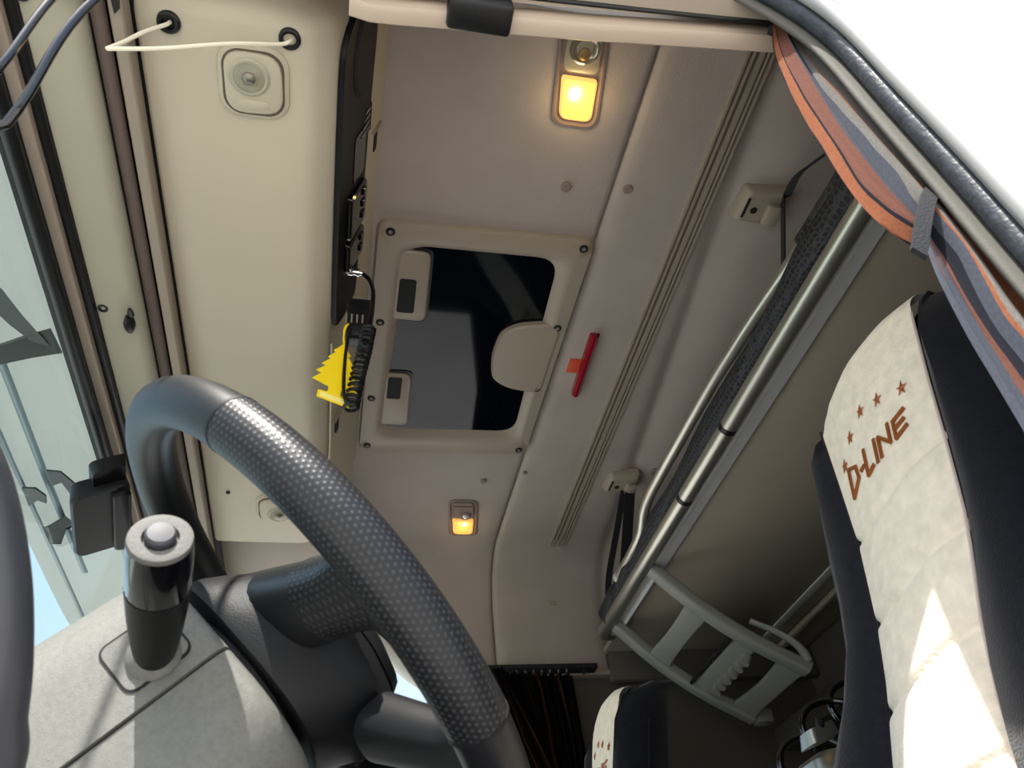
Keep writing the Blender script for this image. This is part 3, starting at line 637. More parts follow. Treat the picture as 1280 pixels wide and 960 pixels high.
bm = nb(); quadloft(bm, [(c1, .012, .074, ux, uy), (c1+nn*.026, .014, .076, ux, uy), (c1+nn*.030, .011, .072, ux, uy)], .010); mk('side_shell', bm, 'black', dc)
bm = nb(); quadloft(bm, [(c0+uy*-.085+ux*.015, .028, .03, ux, uy), (c0+uy*-.085+ux*.015+nn*.022, .024, .026, ux, uy)], .010); mk('mount_arm', bm, 'black', dc)
bm = nb(); c2 = c0+nn*.039+uy*.055+ux*.018; quadloft(bm, [(c2, .002, .004, ux, uy), (c2+nn*.001, .002, .004, ux, uy)], .001); mk('status_port', bm, 'hole', dc)

hk = thing('wire_bail', (-.21, .27, .84), 'pair of bent glossy black wires hanging by the windscreen corner', 'wire')
bm = nb(); tube(bm, spline([(-.262, .315, .50), (-.241, .307, .493), (-.229, .304, .493), (-.2245, .3005, .498), (-.2185, .293, .516), (-.202, .269, .596), (-.170, .262, .72), (-.155, .295, .855)], 6), .0032, 10); mk('wire', bm, 'gloss_black', hk)
bm = nb(); tube(bm, spline([(-.262, .300, .494), (-.245, .290, .513), (-.233, .279, .535), (-.225, .269, .618), (-.21, .270, .74), (-.19, .30, .855)], 6), .0028, 10); mk('wire', bm, 'gloss_black', hk)

fx = lambda x, y: Vector((x, y, .8815))
bm = nb(); revolve(bm, fx(-.349, .820), (0, 0, -1), [(0, .0075), (.002, .007), (.0015, .004), (.0005, .002)]); tag(mk('frame_screw', bm, 'rubber'), 'round dark screw in the beige windscreen frame', 'screw')
bm = nb(); revolve(bm, fx(-.352, .385), (0, 0, -1), [(0, .009), (.004, .008), (.006, .004)]); tag(mk('frame_screw', bm, 'rubber'), 'dark screw cap behind the bent wires', 'screw')
bm = nb(); loft(bm, [[c+Vector((a*g, b*g, 0)) for a, b in ell(0, 0, .0075, .016, 18)] for c, g in ((fx(-.317, .845)+Vector((0, 0, .001)), 1), (fx(-.317, .845)+Vector((0, 0, -.008)), .95), (fx(-.317, .845)+Vector((0, 0, -.011)), .6))])
rod(bm, (-.313, .828, .88), (-.311, .812, .874), .005, .0025, 10); tag(mk('coat_hook', bm, 'rubber'), 'small black oval hook on the beige windscreen frame', 'hook')
bm = nb(); box(bm, (-.32, .365, .868), (-.300, .380, .884), .003); tag(mk('cream_clip', bm, 'cord'), 'small cream clip at the top of the windscreen frame', 'clip')
bm = nb(); flatpoly(bm, [(-.272, .375, .896), (-.262, .375, .896), (-.264, .394, .893), (-.268, .398, .89)], .006); tag(mk('blind_bracket', bm, 'rubber'), 'small black bracket at the near end of the rolled blind', 'bracket')

# foreground grab handle
bm = nb(); tube(bm, spline([(-.30, .29, .42), (-.235, .30, .33), (-.182, .318, .255), (-.166, .338, .229), (-.157, .363, .201), (-.1535, .388, .173), (-.1545, .409, .152), (-.158, .432, .127), (-.20, .47, .05), (-.42, .52, -.20)], 8), .0155, 20)
tag(mk('grab_handle', bm, mat('smooth_grey_plastic', (60, 60, 64), .4)), 'smooth dark grey curved grab handle in the near left corner', 'handle')

# ============================================================ STEERING WHEEL, COLUMN, STALK
WC = Vector((-.018, .580, .272)); n_ = Vector((.7368, -.0257, .6756)).normalized(); e1 = Vector((-.0349, -.9994, 0)).normalized(); e2 = n_.cross(e1).normalized()
if e2.z < 0: e2 = -e2
def wp(a, b, h): return WC+e1*a+e2*b-n_*h
def wr(deg, rho, h): return wp(rho*math.cos(math.radians(deg)), rho*math.sin(math.radians(deg)), h)
wh = thing('steering_wheel', WC-n_*.05, 'black leather steering wheel with perforated grips', 'steering wheel')
RR = .205; TR = .0188
def arc(bm, d0, d1, r, uv=False, seg=28):
    N = max(4, int(abs(d1-d0)/3)); tube(bm, [wr(d0+(d1-d0)*k/N, RR, 0) for k in range(N+1)], r, seg, up=n_, uv=uv)
bm = nb(); arc(bm, 17, 163, TR); mk('rim_top', bm, 'wheel', wh)
bm = nb(); arc(bm, 230, 310, TR*.98); mk('rim_bottom', bm, 'wheel', wh)
for a, b in ((17.4, -49.6), (162.6, 229.6)):
    bm = nb(); arc(bm, a, b, TR*1.03, uv=True)
    g = mk('rim_grip', bm, 'grip', wh); g['label'] = 'perforated leather grip section'
    for q in (a, b):
        bm = nb(); tube(bm, [wr(q-.35, RR, 0), wr(q+.35, RR, 0)], TR*1.045, 28, up=n_); mk('stitched_joint', bm, 'hub', g)
# hub: outline as a radius per angle
def hubr(d):
    d = d % 360
    K = [(0, .084), (20, .072), (45, .063), (90, .060), (135, .063), (160, .072), (180, .086), (200, .094), (215, .100), (240, .107), (270, .112), (300, .100), (325, .090), (340, .086), (360, .086)]
    for (a, ra), (b, rb) in zip(K, K[1:]):
        if a <= d <= b: t = (d-a)/(b-a); t = t*t*(3-2*t); return ra+(rb-ra)*t
def backr(d):      # outline of the rear cover where it meets the column
    d = d % 360; c, s_ = abs(math.cos(math.radians(d))), abs(math.sin(math.radians(d)))
    return .078/((c**3+s_**3)**(1/3))
bm = nb(); lv = []
for h, g, k in ((-.022, .48, 0), (-.018, .64, 0), (-.010, .78, 0), (-.002, .88, 0), (.006, .97, .05), (.022, 1, .45), (.040, 1, .85), (.050, 1.0, 1), (.054, .985, 1), (.055, .95, 1)):
    lv.append([wr(d, (hubr(d)*(1-k)+backr(d)*k)*g, h) for d in range(0, 360, 6)])
loft(bm, lv); mk('hub', bm, 'hub', wh, angle=50)
bm = nb(); lv = []
for h, g in ((-.032, .35), (-.030, .52), (-.024, .66), (-.016, .70)): lv.append([wr(d, hubr(d)*g, h) for d in range(0, 360, 9)])
loft(bm, lv); mk('airbag_pad', bm, 'wheel', wh, angle=60)
def spoke(A, B, w0, w1, flare, t0, t1, h0):
    bm = nb(); L = []; d = (Vector(B)-Vector(A)).normalized(); nx = Vector((-d.y, d.x))
    for k in range(11):
        t = k/10; p = Vector(A).lerp(Vector(B), t); c = wp(p.x, p.y, h0*(1-t)**1.1)
        hw = w0+(w1-w0)*t+flare*max(0, (t-.7)/.3)**2; tn = (e1*nx.x+e2*nx.y); th_ = t0+(t1-t0)*t
        L.append([c+tn*hw*math.copysign(abs(math.cos(a))**.75, math.cos(a))+n_*th_*math.copysign(abs(math.sin(a))**.75, math.sin(a)) for a in [2*PI*j/22 for j in range(22)]])
    loft(bm, L); return mk('spoke', bm, 'wheel', wh, angle=60), L
for sgn in (1, -1):
    f = lambda a, b: (a*sgn, b)
    sp, L_ = spoke(f(.017, .027), f(.178, -.070), .036, .020, .012, .026, .0135, .022)
    bm = nb(); c = wp(.088*sgn, -.018, -.020); quadloft(bm, [(c, .022, .014, e2, e1), (c+n_*.006, .019, .011, e2, e1)], .006); mk('button_pad', bm, 'button', sp)
    bm = nb(); K = []
    for Lq in L_[6:]:
        cc = sum(Lq, Vector())/len(Lq); K.append([cc+(q-cc)*1.045 for q in Lq])
    loft(bm, K, uvs=lambda i, j: (i*.0105, j*.0065)); mk('grip_sleeve', bm, 'grip', sp)
    spoke(f(.040, -.100), f(.100, -.168), .022, .018, .010, .020, .0135, .016)
bm = nb(); revolve(bm, wp(0, 0, .046), -n_, [(0, .05), (.004, .058), (.020, .058), (.024, .045)], 24); mk('hub_collar', bm, 'rubber', wh)

cl = thing('steering_column', wp(0, 0, .2), 'grained dark grey steering column shroud behind the wheel', 'steering column')
def colsec(h, lo, hi, g=1, n=7):
    # half section between e2=lo and e2=hi with rounded corners
    pts = []
    if hi > 0:
        R_ = .052
        for k in range(n+1):
            a = PI/2*k/n; pts.append((.080*g-R_+R_*math.cos(a)-0, hi*g-R_+R_*math.sin(a)))
        for k in range(n+1):
            a = PI/2+PI/2*k/n; pts.append((-.080*g+R_+R_*math.cos(a), hi*g-R_+R_*math.sin(a)))
        pts = [(.080*g, .001)]+pts+[(-.080*g, .001)]
    else:
        R_ = .052
        for k in range(n+1):
            a = PI+PI/2*k/n; pts.append((-.078*g+R_+R_*math.cos(a), lo*g+R_+R_*math.sin(a)))
        for k in range(n+1):
            a = 1.5*PI+PI/2*k/n; pts.append((.078*g-R_+R_*math.cos(a), lo*g+R_+R_*math.sin(a)))
        pts = [(-.078*g, -.001)]+pts+[(.078*g, -.001)]
    return [wp(a, b, h) for a, b in pts]
hs = [(.061, .90), (.063, .96), (.068, .99), (.075, 1), (.16, 1.03), (.26, 1.08), (.36, 1.14), (.50, 1.2)]
bm = nb(); loft(bm, [colsec(h, 0, .098, g) for h, g in hs]); mk('upper_shroud', bm, 'column', cl, angle=50)
bm = nb(); loft(bm, [colsec(h, -.085, 0, g) for h, g in hs]); mk('lower_shroud', bm, 'column', cl, angle=50)
bm = nb(); lsq = rr2(.042, .036, .006, 5)
BC = (.1, .030)
loft(bm, [[wp(.079+k, BC[1]+q, BC[0]+p) for p, q in lsq] for k in (.0, .0035)]); pk = mk('stalk_gaiter_plate', bm, 'column', cl)
bm = nb(); ring(bm, rr2(.045, .039, .0075, 5), rr2(.042, .036, .006, 5), lambda p, q, h: wp(.0785+h, BC[1]+q, BC[0]+p), [(0, 0), (0, .0036), (1, .0036), (1, 0)]); mk('plate_gap', bm, 'hole', pk)
bm = nb(); revolve(bm, wp(.082, .024, .098), e1, [(0, .017), (.003, .016), (.007, .011)], 20); mk('gaiter', bm, 'column', pk)

stk = thing('control_stalk', wp(.08, .022, .098), 'glossy black control stalk with grey button on its end', 'stalk')
s0, s1 = wp(.083, .021, .099), wp(.1925, .024, .073); ax_ = (s1-s0); Ls = ax_.length
bm = nb(); revolve(bm, s0, ax_, [(0, .0095), (.008, .0125), (.02, .0142), (.045, .0166), (.068, .0180), (.0702, .0182), (.0704, .0172)], 28); mk('lever_body', bm, 'black', stk)
bm = nb(); revolve(bm, s0, ax_, [(.0706, .0176), (.072, .0179), (Ls-.012, .0178), (Ls-.004, .0172)], 28); mk('gloss_sleeve', bm, 'gloss_black', stk)
bm = nb(); revolve(bm, s0, ax_, [(Ls-.0055, .0168), (Ls-.003, .0174), (Ls-.0005, .0168), (Ls, .0150), (Ls-.0002, .0098), (Ls-.003, .0094)], 28); mk('end_cap', bm, 'dash', stk)
bm = nb(); revolve(bm, s0, ax_, [(Ls-.004, .0082), (Ls+.0025, .0082), (Ls+.004, .0070), (Ls+.0044, .003)], 24); mk('button', bm, 'button', stk)

# ============================================================ SEATS
def sx(z): return .45+.24*z           # leaning front plane of the backrest
def interp(K, z):
    if z <= K[0][0]: return K[0][1]
    for (a, ra), (b, rb) in zip(K, K[1:]):
        if a <= z <= b: return ra+(rb-ra)*(z-a)/(b-a)
    return K[-1][1]
NR = [(-.45, .44), (.10, .500), (.176, .502), (.237, .494), (.32, .473), (.395, .466), (.482, .460), (.56, .452), (.60, .447), (.64, .46)]      # near edge of the beige panel
FR = [(-.45, .70), (.10, .664), (.178, .650), (.246, .634), (.302, .629), (.391, .630), (.488, .643), (.57, .655), (.60, .640), (.64, .60)]      # far edge
OUTF = [(-.45, .83), (.10, .80), (.207, .752), (.272, .706), (.326, .700), (.414, .706), (.544, .703), (.58, .680), (.64, .62)]
OUTN = [(-.45, .26), (.10, .33), (.20, .375), (.30, .395), (.42, .405), (.544, .412), (.59, .425), (.64, .445)]
def topz(y):       # the backrest's top edge
    K = [(.38, .555), (.41, .583), (.433, .596), (.498, .612), (.57, .616), (.626, .603), (.657, .577), (.69, .552), (.72, .53)]
    return interp(K, y)
def seat():
    t = thing('truck_seat', (.62, .555, -.75), 'driver seat nearest the camera, its beige and black suede backrest embroidered with stars and lettering', 'seat', 'cab seats with suede covers')
    zs = [-.45, -.3, -.15, 0, .08, .15, .2, .25, .3, .35, .4, .45, .5, .53, .56, .58, .597, .61]
    def front(y, z, bulge=True):
        yc = (interp(NR, z)+interp(FR, z))/2; hw = (interp(FR, z)-interp(NR, z))/2; s = (y-yc)/hw
        x = sx(z)
        if bulge:
            x -= .010*(1-min(1, s*s))
            x -= .012*math.exp(-((z-.17)/.09)**2)*(1-min(1, s*s))
        return x
    PZ = [-.45, -.2, 0, .1]+[.1+.025*k for k in range(1, 19)]
    # centre panel: grid of points with rounded top
    bm = nb(); rows = []
    creases = [.402, .309, .227, .135, .03, -.09]
    ny = 16
    def groove(y, z):
        g = 0
        for cz in creases:
            zz = cz+.10*(.55-y)+.004*math.sin(y*40)     # the stitched lines slope
            g += .0048*math.exp(-((z-zz)/.0046)**2)
        return g
    zz_ = [-.45+.0025*k for k in range(int(1.08/.0025)+1)]
    for z in zz_:
        a, b = interp(NR, z), interp(FR, z); row = []
        for k in range(ny+1):
            y = a+(b-a)*k/ny; zt = min(z, topz(y)); over = max(0, z-topz(y))
            x = front(y, zt)+groove(y, zt)
            d = max(0, zt-(topz(y)-.022)); x += .013*(d/.022)**2
            if over > 0: x += .013+.0*over
            row.append(Vector((x, y, zt)))
        rows.append(row)
    loft(bm, rows, closed=False); bmesh.ops.remove_doubles(bm, verts=bm.verts, dist=1e-5); bmesh.ops.dissolve_degenerate(bm, dist=1e-6, edges=bm.edges)
    mk('centre_panel', bm, 'suede_beige', t, angle=70)
    # dark shell: closed loops around the whole backrest
    bm = nb(); L = []
    for z in zs:
        nr, fr, on, of = interp(NR, z), interp(FR, z), interp(OUTN, z), interp(OUTF, z)
        x = sx(z); dep = .115 if z > .3 else .115+.03*min(1, (.3-z)/.3)
        bf = -.0 ; r = []
        top = max(0, (z-.53)/.08)
        q = 1-.35*top**2
        bolN = (.012+.028*max(0, min(1, (.32-z)/.3)))*(1-min(1, top)); bolF = bolN
        xf = x+.010*top**3+.012*min(1, top)
        e_ = .024*max(0, min(1, top)); pts = [(xf+.006+e_, nr+.004), (xf-bolN*.5, nr-.012), (xf-bolN, (nr+on)/2+.005), (xf-bolN*.6+.006, on+.018), (xf+.016, on+.003), (xf+dep*.45, on-.002), (xf+dep*.8, on+.008), (xf+dep*q, on+.045),
               (xf+dep*q+.004, (on+of)/2), (xf+dep*q, of-.045), (xf+dep*.8, of-.008), (xf+dep*.45, of+.002), (xf+.016, of-.003), (xf-bolF*.6+.006, of-.018), (xf-bolF, (fr+of)/2-.005), (xf-bolF*.5, fr+.012), (xf+.006+e_, fr-.004), (xf+.012+e_, (nr+fr)/2)]
        L.append([Vector((px, py, min(z, topz(py)-.006+.016*max(0, min(1, (px-x-.035)/.04))))) for px, py in pts])
    # close the top with a smaller loop that follows the crown
    c = Vector((sx(.6)+.05, .54, .6))
    last = L[-1]; L.append([Vector((c.x+(p.x-c.x)*.75, c.y+(p.y-c.y)*.86, topz(c.y+(p.y-c.y)*.86)-.004+.014*max(0, min(1, (p.x-.63)/.04)))) for p in last])
    loft(bm, L); mk('backrest', bm, 'suede_black', t, angle=70)
    # piping along both panel edges
    for K, s in ((NR, -1), (FR, 1)):
        bm = nb(); pts = [(sx(z)-.0005+(.0, 0)[0], interp(K, z), z) for z in [-.45+.03*k for k in range(35)] if z < topz(interp(K, z))-.004]
        tube(bm, pts, .0016, 6); mk('piping', bm, 'piping' if s < 0 else 'suede_black', t)
    # embroidery: strokes laid on the panel
    o_, uu, vv = Vector((.607, .437)), Vector((-.110, .010)), Vector((.002, .038))   # (y, z) origin, baseline vector, cap height vector
    def onp(a, b, h=0):
        p = o_+uu*a+vv*b*(1-.36*a); y, z = p.x, p.y; return Vector((front(y, z)-.0012-h, y, z))
    sl = .030
    letters = {'D': [[(0, 0), (0.0, 1), (.15, .80), (.17, .35), (0, 0)]], '-': [[(.235, .45), (.30, .48)]], 'L': [[(.34, 1), (.34, .0), (.46, .10)]],
               'I': [[(.53, .95), (.53, .0)]], 'N': [[(.60, 0), (.60, .85), (.76, .15), (.76, 1.0)]],
               'E': [[(1.0, .98), (.84, .85), (.84, .05), (1.0, .15)], [(.85, .48), (.98, .55)]]}
    for ch, strokes in letters.items():
        bm = nb()
        for st in strokes:
            for (a0, b0), (a1, b1) in zip(st, st[1:]):
                f = lambda a, b: (a+(b-.5)*.03, b)
                P0, P1 = onp(*f(a0, b0)), onp(*f(a1, b1)); d = (P1-P0).normalized(); sN = Vector((-1, 0, 0)).cross(d).normalized()*.0022
                mid = (P0+P1)/2+Vector((-.0018, 0, 0))
                P0, P1 = P0-d*.001, P1+d*.001
                loft(bm, [[P0+sN, P1+sN, P1-sN, P0-sN], [P0+sN*.8+Vector((-.0014, 0, 0)), P1+sN*.8+Vector((-.0014, 0, 0)), P1-sN*.8+Vector((-.0014, 0, 0)), P0-sN*.8+Vector((-.0014, 0, 0))]])
        lt = mk('embroidered_letter', bm, 'thread', t, smooth=False); lt['label'] = {'-': 'copper embroidered hyphen'}.get(ch, 'copper embroidered letter '+ch)
    for y, z in ((.614, .485), (.589, .507), (.559, .521), (.528, .511), (.492, .495)):
        bm = nb(); P = []
        for k in range(10):
            a = PI/2+PI*k/5+.25; r = .0082 if k % 2 == 0 else .0029; P.append((y+r*math.cos(a), z+r*1.25*math.sin(a)))
        v = [bm.verts.new((front(a, b)-.0008, a, b)) for a, b in P]; c = bm.verts.new((front(y, z)-.0035, y, z))
        for k in range(10): bm.faces.new((v[k], v[(k+1) % 10], c))
        mk('embroidered_star', bm, 'thread', t, smooth=False)
    # side seam and cushion, base
    bm = nb(); tube(bm, [(sx(z)+.052, interp(OUTN, z)-.0035, z) for z in [-.4+.04*k for k in range(24)]], .0015, 6); mk('side_seam', bm, 'seam_thread' if False else 'suede_black', t)
    bm = nb(); box(bm, (-.02, .30, -.42), (.48, .80, -.26), .04, 3); mk('cushion', bm, 'suede_black', t)
    bm = nb(); box(bm, (.05, .36, -.75), (.45, .74, -.43), .02, 2); mk('pedestal', bm, 'dash', t)
    return t
s1_ = seat()
s2_ = copy_tree(s1_); s2_.location.y += 1.083
tag(s2_, 'passenger seat on the far side, only the top of its backrest in view')

# coiled air hoses behind the driver seat
hb = thing('seat_bracket', (.78, 1.0, -.75), 'grey metal bracket behind the driver seat carrying coiled hoses', 'bracket')
bm = nb(); loft(bm, [[Vector((.82+a*g, 1.08+b*g*.6, z)) for a, b in rr2(.30, .20, .05, 5)] for z, g in ((-.75, .5), (.10, .55), (.16, .75), (.22, .9), (.275, 1.0), (.30, .98), (.31, .9))]); mk('post', bm, 'steel', hb)
bm = nb(); quadloft(bm, [(Vector((.655, .99, .305)), .028, .02, Vector((1, 0, .3)).normalized(), Vector((0, 1, 0))), (Vector((.652, .985, .322)), .024, .017, Vector((1, 0, .3)).normalized(), Vector((0, 1, 0)))], .012); mk('clamp_plate', bm, 'steel', hb)
bm = nb(); rod(bm, (.652, .975, .318), (.650, .965, .33), .006, seg=10); mk('bolt', bm, 'hole', hb)
for i, (c, r, lab) in enumerate((((.785, 1.0, .378), .036, 'black hose loop behind the driver seat, highest of three'), ((.730, 1.0, .345), .040, 'black hose loop behind the driver seat, middle of three'), ((.675, 1.0, .295), .040, 'black hose loop behind the driver seat, lowest of three'))):
    bm = nb(); tube(bm, [Vector(c)+Vector((math.cos(a)*r*1.1, .02*math.sin(a)+.004*k_, math.sin(a)*r)) for k_, a in enumerate([PI*(-.25)+k*PI*1.6/22 for k in range(23)])], .0052, 10)
    tag(mk('air_hose', bm, 'gloss_black'), lab, 'hose', 'coiled hoses behind the driver seat')

# ============================================================ CURTAINS
def cloth(bm, left, right, depth, pleats, amp, y0, seed=0, ns=60, nz=40):
    rnd = random.Random(seed); ph = [rnd.random()*6 for _ in range(4)]
    Ls = [Vector(p) for p in left]; Rs = [Vector(p) for p in right]
    def sample(P, t):
        j = t*(len(P)-1); k = min(int(j), len(P)-2); return P[k].lerp(P[k+1], j-k)
    A_, B_ = spline(Ls, 8), spline(Rs, 8)
    rows = []
    for i in range(nz+1):
        t = i/nz; a, b = sample(A_, t), sample(B_, t); row = []
        for k in range(ns+1):
            s = k/ns; p = a.lerp(b, s)
            p.y += amp*(math.sin(s*pleats*2*PI+ph[0]+1.2*t)+.4*math.sin(s*pleats*4.3*PI+ph[1]-2*t))*min(1, (b-a).length/.04)-depth*math.sin(PI*s)
            row.append(p)
        rows.append(row)
    loft(bm, rows, closed=False, uvs=lambda i, j: (j/ns, i/nz))
    bmesh.ops.solidify(bm, geom=bm.faces[:], thickness=.0015)
cu = thing('tied_curtain', (.46, .29, .0), 'grey orange and black striped curtain gathered by a black tie at the door pillar', 'curtain')
bm = nb(); cloth(bm, [(.447, .284, .856), (.419, .284, .763), (.403, .284, .640), (.397, .284, .530), (.402, .284, .475), (.420, .284, .440)], [(.474, .284, .868), (.484, .282, .785), (.492, .282, .688), (.492, .282, .597), (.478, .282, .519)], .005, 2.2, .0045, .284, 3); mk('upper_drape', bm, 'curtain', cu, angle=80)
bm = nb(); cloth(bm, [(.424, .284, .452), (.4065, .284, .402), (.3935, .284, .335), (.388, .284, .284), (.3835, .284, .242), (.372, .284, .16), (.372, .284, -.1)], [(.476, .282, .525), (.492, .282, .450), (.492, .282, .385), (.50, .282, .30), (.51, .282, .2), (.51, .282, .1), (.51, .282, -.1)], .007, 2.4, .006, .284, 5); mk('lower_drape', bm, 'curtain_low', cu, angle=80)
bm = nb(); rows = []
for k in range(15):
    t = k/14; p = Vector((.408, .279, .425)).lerp(Vector((.476, .279, .524)), t); p.y -= .012*math.sin(PI*t); p.x -= .006*math.sin(PI*t); p.z += .004*math.sin(PI*t)
    rows.append([p+Vector((-.004, 0, .0048)), p+Vector((.004, 0, -.0048)), p+Vector((.004, .004, -.0048)), p+Vector((-.004, .004, .0048))])
loft(bm, rows); mk('tie_band', bm, 'strap', cu)
bm = nb(); tube(bm, spline([(.448, .292, .862), (.468, .290, .848), (.490, .288, .822), (.500, .286, .79)], 5), .008, 10); mk('gathered_edge', bm, 'strap', cu)

pc = thing('pleated_curtain', (.51, 1.94, .2), 'black pleated curtain with thin copper stripes over the passenger window', 'curtain')
bm = nb(); cloth(bm, [(.405, 1.955, .812), (.450, 1.955, .60), (.470, 1.955, .35), (.480, 1.955, .0)], [(.632, 1.955, .800), (.634, 1.955, .6), (.636, 1.955, .35), (.64, 1.955, .0)], .0, 11, .011, 1.95, 9, ns=150, nz=20); mk('drape', bm, 'curtain_dark', pc, angle=80)
bm = nb(); cloth(bm, [(.397, 1.935, .812), (.413, 1.935, .66), (.452, 1.935, .42), (.50, 1.935, .1)], [(.44, 1.935, .812), (.53, 1.93, .60), (.60, 1.93, .42), (.63, 1.93, .1)], .0, 4, .010, 1.95, 4, ns=70, nz=20); mk('drape', bm, 'curtain_dark', pc, angle=80)
cr = thing('curtain_rail', (.55, 1.95, .815), 'black curtain rail with small runners on the far wall', 'rail')
bm = nb(); box(bm, (.385, 1.945, .815), (.705, 1.985, .828), .003); mk('rail', bm, 'strap', cr)
for k in range(10):
    bm = nb(); x = .41+.023*k; box(bm, (x-.002, 1.951, .806), (x+.002, 1.956, .816), .0008, 1); mk('runner', bm, 'steel', cr)
bm = nb(); rod(bm, (.665, 1.955, .802), (.665, 1.955, .816), .004, seg=10); mk('end_knob', bm, 'strap', cr)

# ============================================================ UPPER BUNK
bk = thing('upper_bunk', (.95, 1.17, .87), 'folding upper bunk with olive grey underside board and aluminium front bar', 'bunk')
bm = nb(); box(bm, (.742, .45, .870), (1.215, 1.985, .885), .002); mk('underside_board', bm, 'bunk', bk)
bm = nb(); extrude_y(bm, [(.722, .905), (.722, .868), (.7255, .8645), (.752, .8645), (.755, .868), (.755, .872), (.742, .905)], .45, 1.86); mk('front_profile', bm, 'alu_flat', bk)
bm = nb(); tube(bm, spline([(.698, .40, .868), (.698, .9, .868), (.699, 1.5, .868), (.700, 1.80, .868), (.702, 1.845, .869), (.712, 1.868, .872), (.735, 1.875, .876)], 6), .0168, 20); fb = mk('front_bar', bm, 'alu', bk)
for y in (.995, 1.225):
    bm = nb(); rod(bm, (.698, y-.006, .868), (.698, y+.006, .868), .0175, seg=20); mk('rubber_ring', bm, 'rubber', fb)
bm = nb(); extrude_y(bm, [(1.185, .872), (1.185, .866), (1.20, .864), (1.215, .868), (1.215, .89), (1.2, .89)], .5, 1.9); mk('rear_profile', bm, 'alu_flat', bk)
bm = nb(); box(bm, (1.215, .5, .872), (1.262, 1.985, .90), .003); box(bm, (1.262, .5, .860), (1.285, 1.985, .885), .004); box(bm, (1.285, .5, .876), (1.375, 1.985, .90), .003); mk('rear_hinge_board', bm, 'bunk', bk)
bm = nb(); tube(bm, spline([(.722, .52, .97), (.719, .638, .97), (.705, .80, .972), (.697, .90, .97), (.692, .99, .97), (.690, 1.15, .97), (.690, 1.33, .97), (.694, 1.41, .966), (.700, 1.45, .955), (.704, 1.49, .944), (.703, 1.56, .936), (.700, 1.66, .930)], 6), .0125, 18); gr = mk('guard_rail', bm, 'alu', bk)
bm = nb(); tube(bm, [(.7, 1.655, .930), (.7, 1.672, .9295)], .0132, 18); mk('end_cap', bm, 'alu_flat', gr)
bm = nb()
pts = [(.722, .42, .925), (.722, .55, .945), (.722, .8, .94), (.722, 1.2, .935), (.722, 1.5, .93), (.716, 1.62, .925), (.708, 1.72, .905), (.70, 1.79, .885)]
tube(bm, spline(pts, 6), [.030+.004*math.sin(i*.9) if i < 36 else .034 for i in range(43)], 14, sx=.75, up=(1, 0, 0)); nt_ = mk('safety_net', bm, 'net', bk)
bm = nb(); tube(bm, spline([(.725, .46, .972), (.722, .56, .971), (.7195, .645, .970)], 6), [.016+.0035*k/12 for k in range(13)], 16); mk('padded_sleeve', bm, 'net', nt_)
def ceiling_mount(y0, label, sgn=1):
    t = thing('strap_mount', (.70, y0, 1.12), label, 'mount', 'strap mounts on the headliner')
    bm = nb(); b2 = nb()
    P = rpoly([(.672, y0-.035), (.755, y0-.045), (.76, y0+.02), (.735, y0+.038), (.668, y0+.036)], .010)
    plate(bm, P, ceil_f, [(-.003, 0), (.014, .002), (.022, .008), (.024, .014)]); mk('block', bm, 'taupe', t)
    bm = nb(); box(bm, (.681, y0-.018, CEIL-.0255), (.685, y0+.022, CEIL-.022)); mk('slot', bm, 'hole', t)
    bm = nb(); rod(bm, (.700, y0+.006, CEIL-.02), (.700, y0+.006, CEIL-.0255), .0065, seg=14); mk('bolt_hole', bm, 'hole', t)
    bm = nb(); box(bm, (.722, y0-.012, CEIL-.036), (.752, y0+.032, CEIL-.018), .006); mk('strap_guide', bm, 'taupe', t)
    return t
ceiling_mount(.685, 'taupe strap mount on the headliner near the tied curtain')
ceiling_mount(1.545, 'taupe strap mount on the headliner at the far end of the bunk')
def strap(pts, wv, th, name, label):
    bm = nb(); L = []
    wv = Vector(wv)
    for p in spline(pts, 6):
        q = Vector(p); L.append([q-wv/2, q+wv/2, q+wv/2+th, q-wv/2+th])
    loft(bm, L); return tag(mk(name, bm, 'strap'), label, 'strap', 'black bunk straps')
strap([(.742, .66, 1.125), (.738, .70, 1.06), (.730, .74, .985), (.722, .76, .93)], (.008, .030, 0), Vector((.003, 0, 0)), 'bunk_strap', 'black strap dropping from the near mount to the bunk front')
strap([(.745, .655, 1.122), (.720, .59, 1.085), (.702, .53, 1.03), (.695, .48, .99)], (0, .02, .018), Vector((.003, 0, 0)), 'bunk_strap', 'black strap running from the near mount behind the tied curtain')
strap([(.738, 1.555, 1.122), (.728, 1.60, 1.04), (.718, 1.65, .955), (.705, 1.70, .90)], (.030, .006, 0), Vector((0, .003, 0)), 'bunk_strap', 'wide black strap from the far mount, right of the pair')
strap([(.722, 1.56, 1.122), (.705, 1.64, 1.03), (.695, 1.72, .955), (.700, 1.77, .90)], (.018, .004, 0), Vector((0, .003, 0)), 'bunk_strap', 'narrow black strap from the far mount, left of the pair')

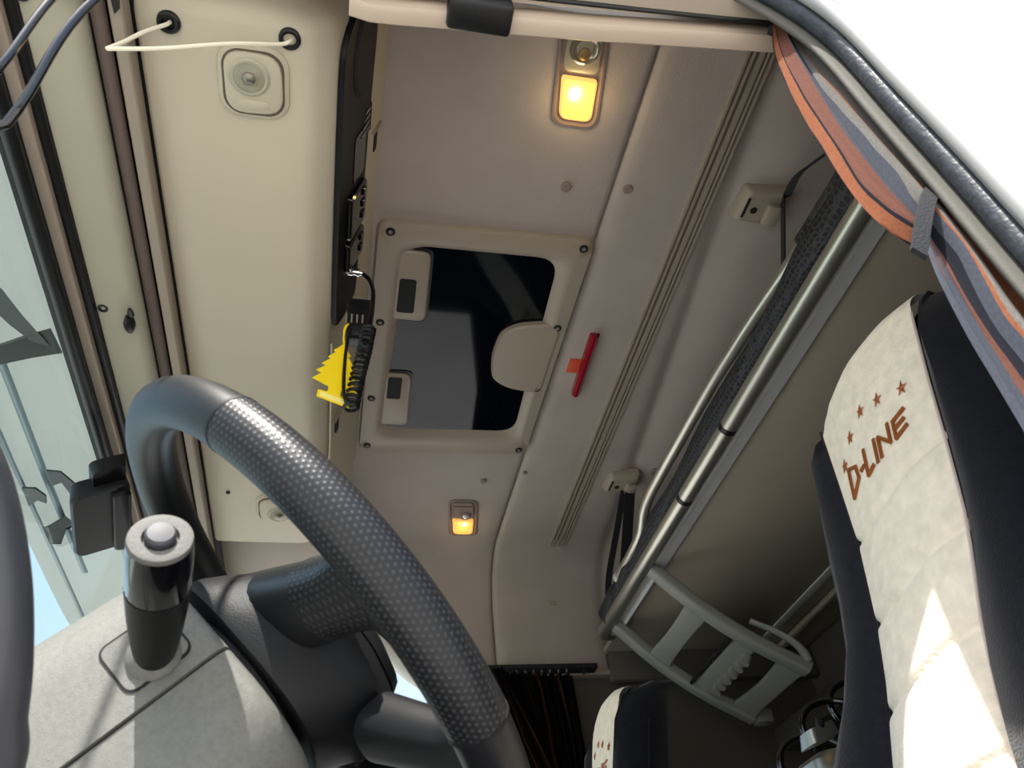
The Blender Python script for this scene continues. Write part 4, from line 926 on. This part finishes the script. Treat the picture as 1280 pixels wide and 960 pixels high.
# ladder
ld = thing('folding_ladder', (.86, 1.64, .74), 'pale grey plastic ladder folded under the upper bunk', 'ladder')
LA, LB = Vector((.722, 0, .858)), Vector((1.02, 0, .622)); LN = (LB-LA).cross(Vector((0, 1, 0))).normalized()
if LN.z > 0: LN = -LN
def lp(t, y, h=0):
    return LA.lerp(LB, t)+Vector((0, y, 0))+LN*(h+.020*math.sin(PI*t))
for y0, w_ in ((1.505, 1), (1.795, -1)):
    bm = nb(); L = []
    for k in range(17):
        t = -.02+1.05*k/16; hw = .017; c = lp(t, y0)
        L.append([c+Vector((0, a, 0))+LN*b for a, b in rr2(.034, .030, .008, 3)])
    loft(bm, L); mk('side_rail', bm, 'ladder', ld)
for i, t in ((1, .34), (2, .66), (3, .95)):
    bm = nb(); L = []
    dv = (LB-LA).normalized()
    for k in range(9):
        s = k/8; y = 1.51+.28*s; wd = .050+.012*abs(2*s-1)**2-.0; c = lp(t, y, -.004+.006*(1-abs(2*s-1)))
        if i == 0: wd *= .8
        L.append([c+dv*a+LN*b for a, b in rr2(wd, .016, .006, 3)])
    loft(bm, L); st = mk('step', bm, 'ladder', ld)
    if i == 2:
        bm = nb(); box(bm, (0, 0, 0), (.001, .001, .001)); bm.free()
        for k in range(6):
            bm = nb(); y = 1.56+.034*k; c = lp(t-.0, y, .012); L = [[c+dv*(a+.022)+Vector((0, b, 0))+LN*h for a, b in rr2(.024, .022, .009, 3)] for h in (-.01, .008, .012)]
            loft(bm, L); mk('latch_rib', bm, 'ladder', st)
        bm = nb(); L = [[lp(t, y, .004)-dv*.030+dv*a+LN*b for a, b in rr2(.008, .016, .003, 2)] for y in (1.53, 1.78)]; loft(bm, L); mk('latch_gap', bm, 'hole', st)
bm = nb(); tube(bm, spline([lp(.62, 1.49, -.034), lp(.78, 1.478, -.034), lp(.92, 1.480, -.026), lp(1.0, 1.49, -.010)], 6), .010, 12, sx=.6, up=(0, 0, 1)); mk('catch_arm', bm, 'ladder', ld)
bm = nb(); box(bm, (1.03, 1.775, .60), (1.075, 1.815, .635), .008); mk('hinge_block', bm, 'ladder', ld)
bm = nb(); tube(bm, [lp(.02, 1.52, -.02), lp(.02, 1.78, -.02)], .012, 12, sx=.5, up=(1, 0, 0)); mk('mount_plate', bm, 'alu_flat', ld)

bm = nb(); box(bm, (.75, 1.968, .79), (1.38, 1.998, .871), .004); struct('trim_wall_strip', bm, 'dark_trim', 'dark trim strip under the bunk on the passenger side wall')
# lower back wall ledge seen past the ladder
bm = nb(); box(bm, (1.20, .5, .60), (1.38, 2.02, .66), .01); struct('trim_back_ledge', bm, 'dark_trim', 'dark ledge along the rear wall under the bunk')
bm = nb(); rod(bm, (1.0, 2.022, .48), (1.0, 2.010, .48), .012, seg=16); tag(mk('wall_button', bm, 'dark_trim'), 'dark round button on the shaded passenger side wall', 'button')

# ------------------------------------------------------------ lift the whole layout so the cab floor is at z = 0
for o in S.objects:
    if o.parent is None: o.location.z += LIFT
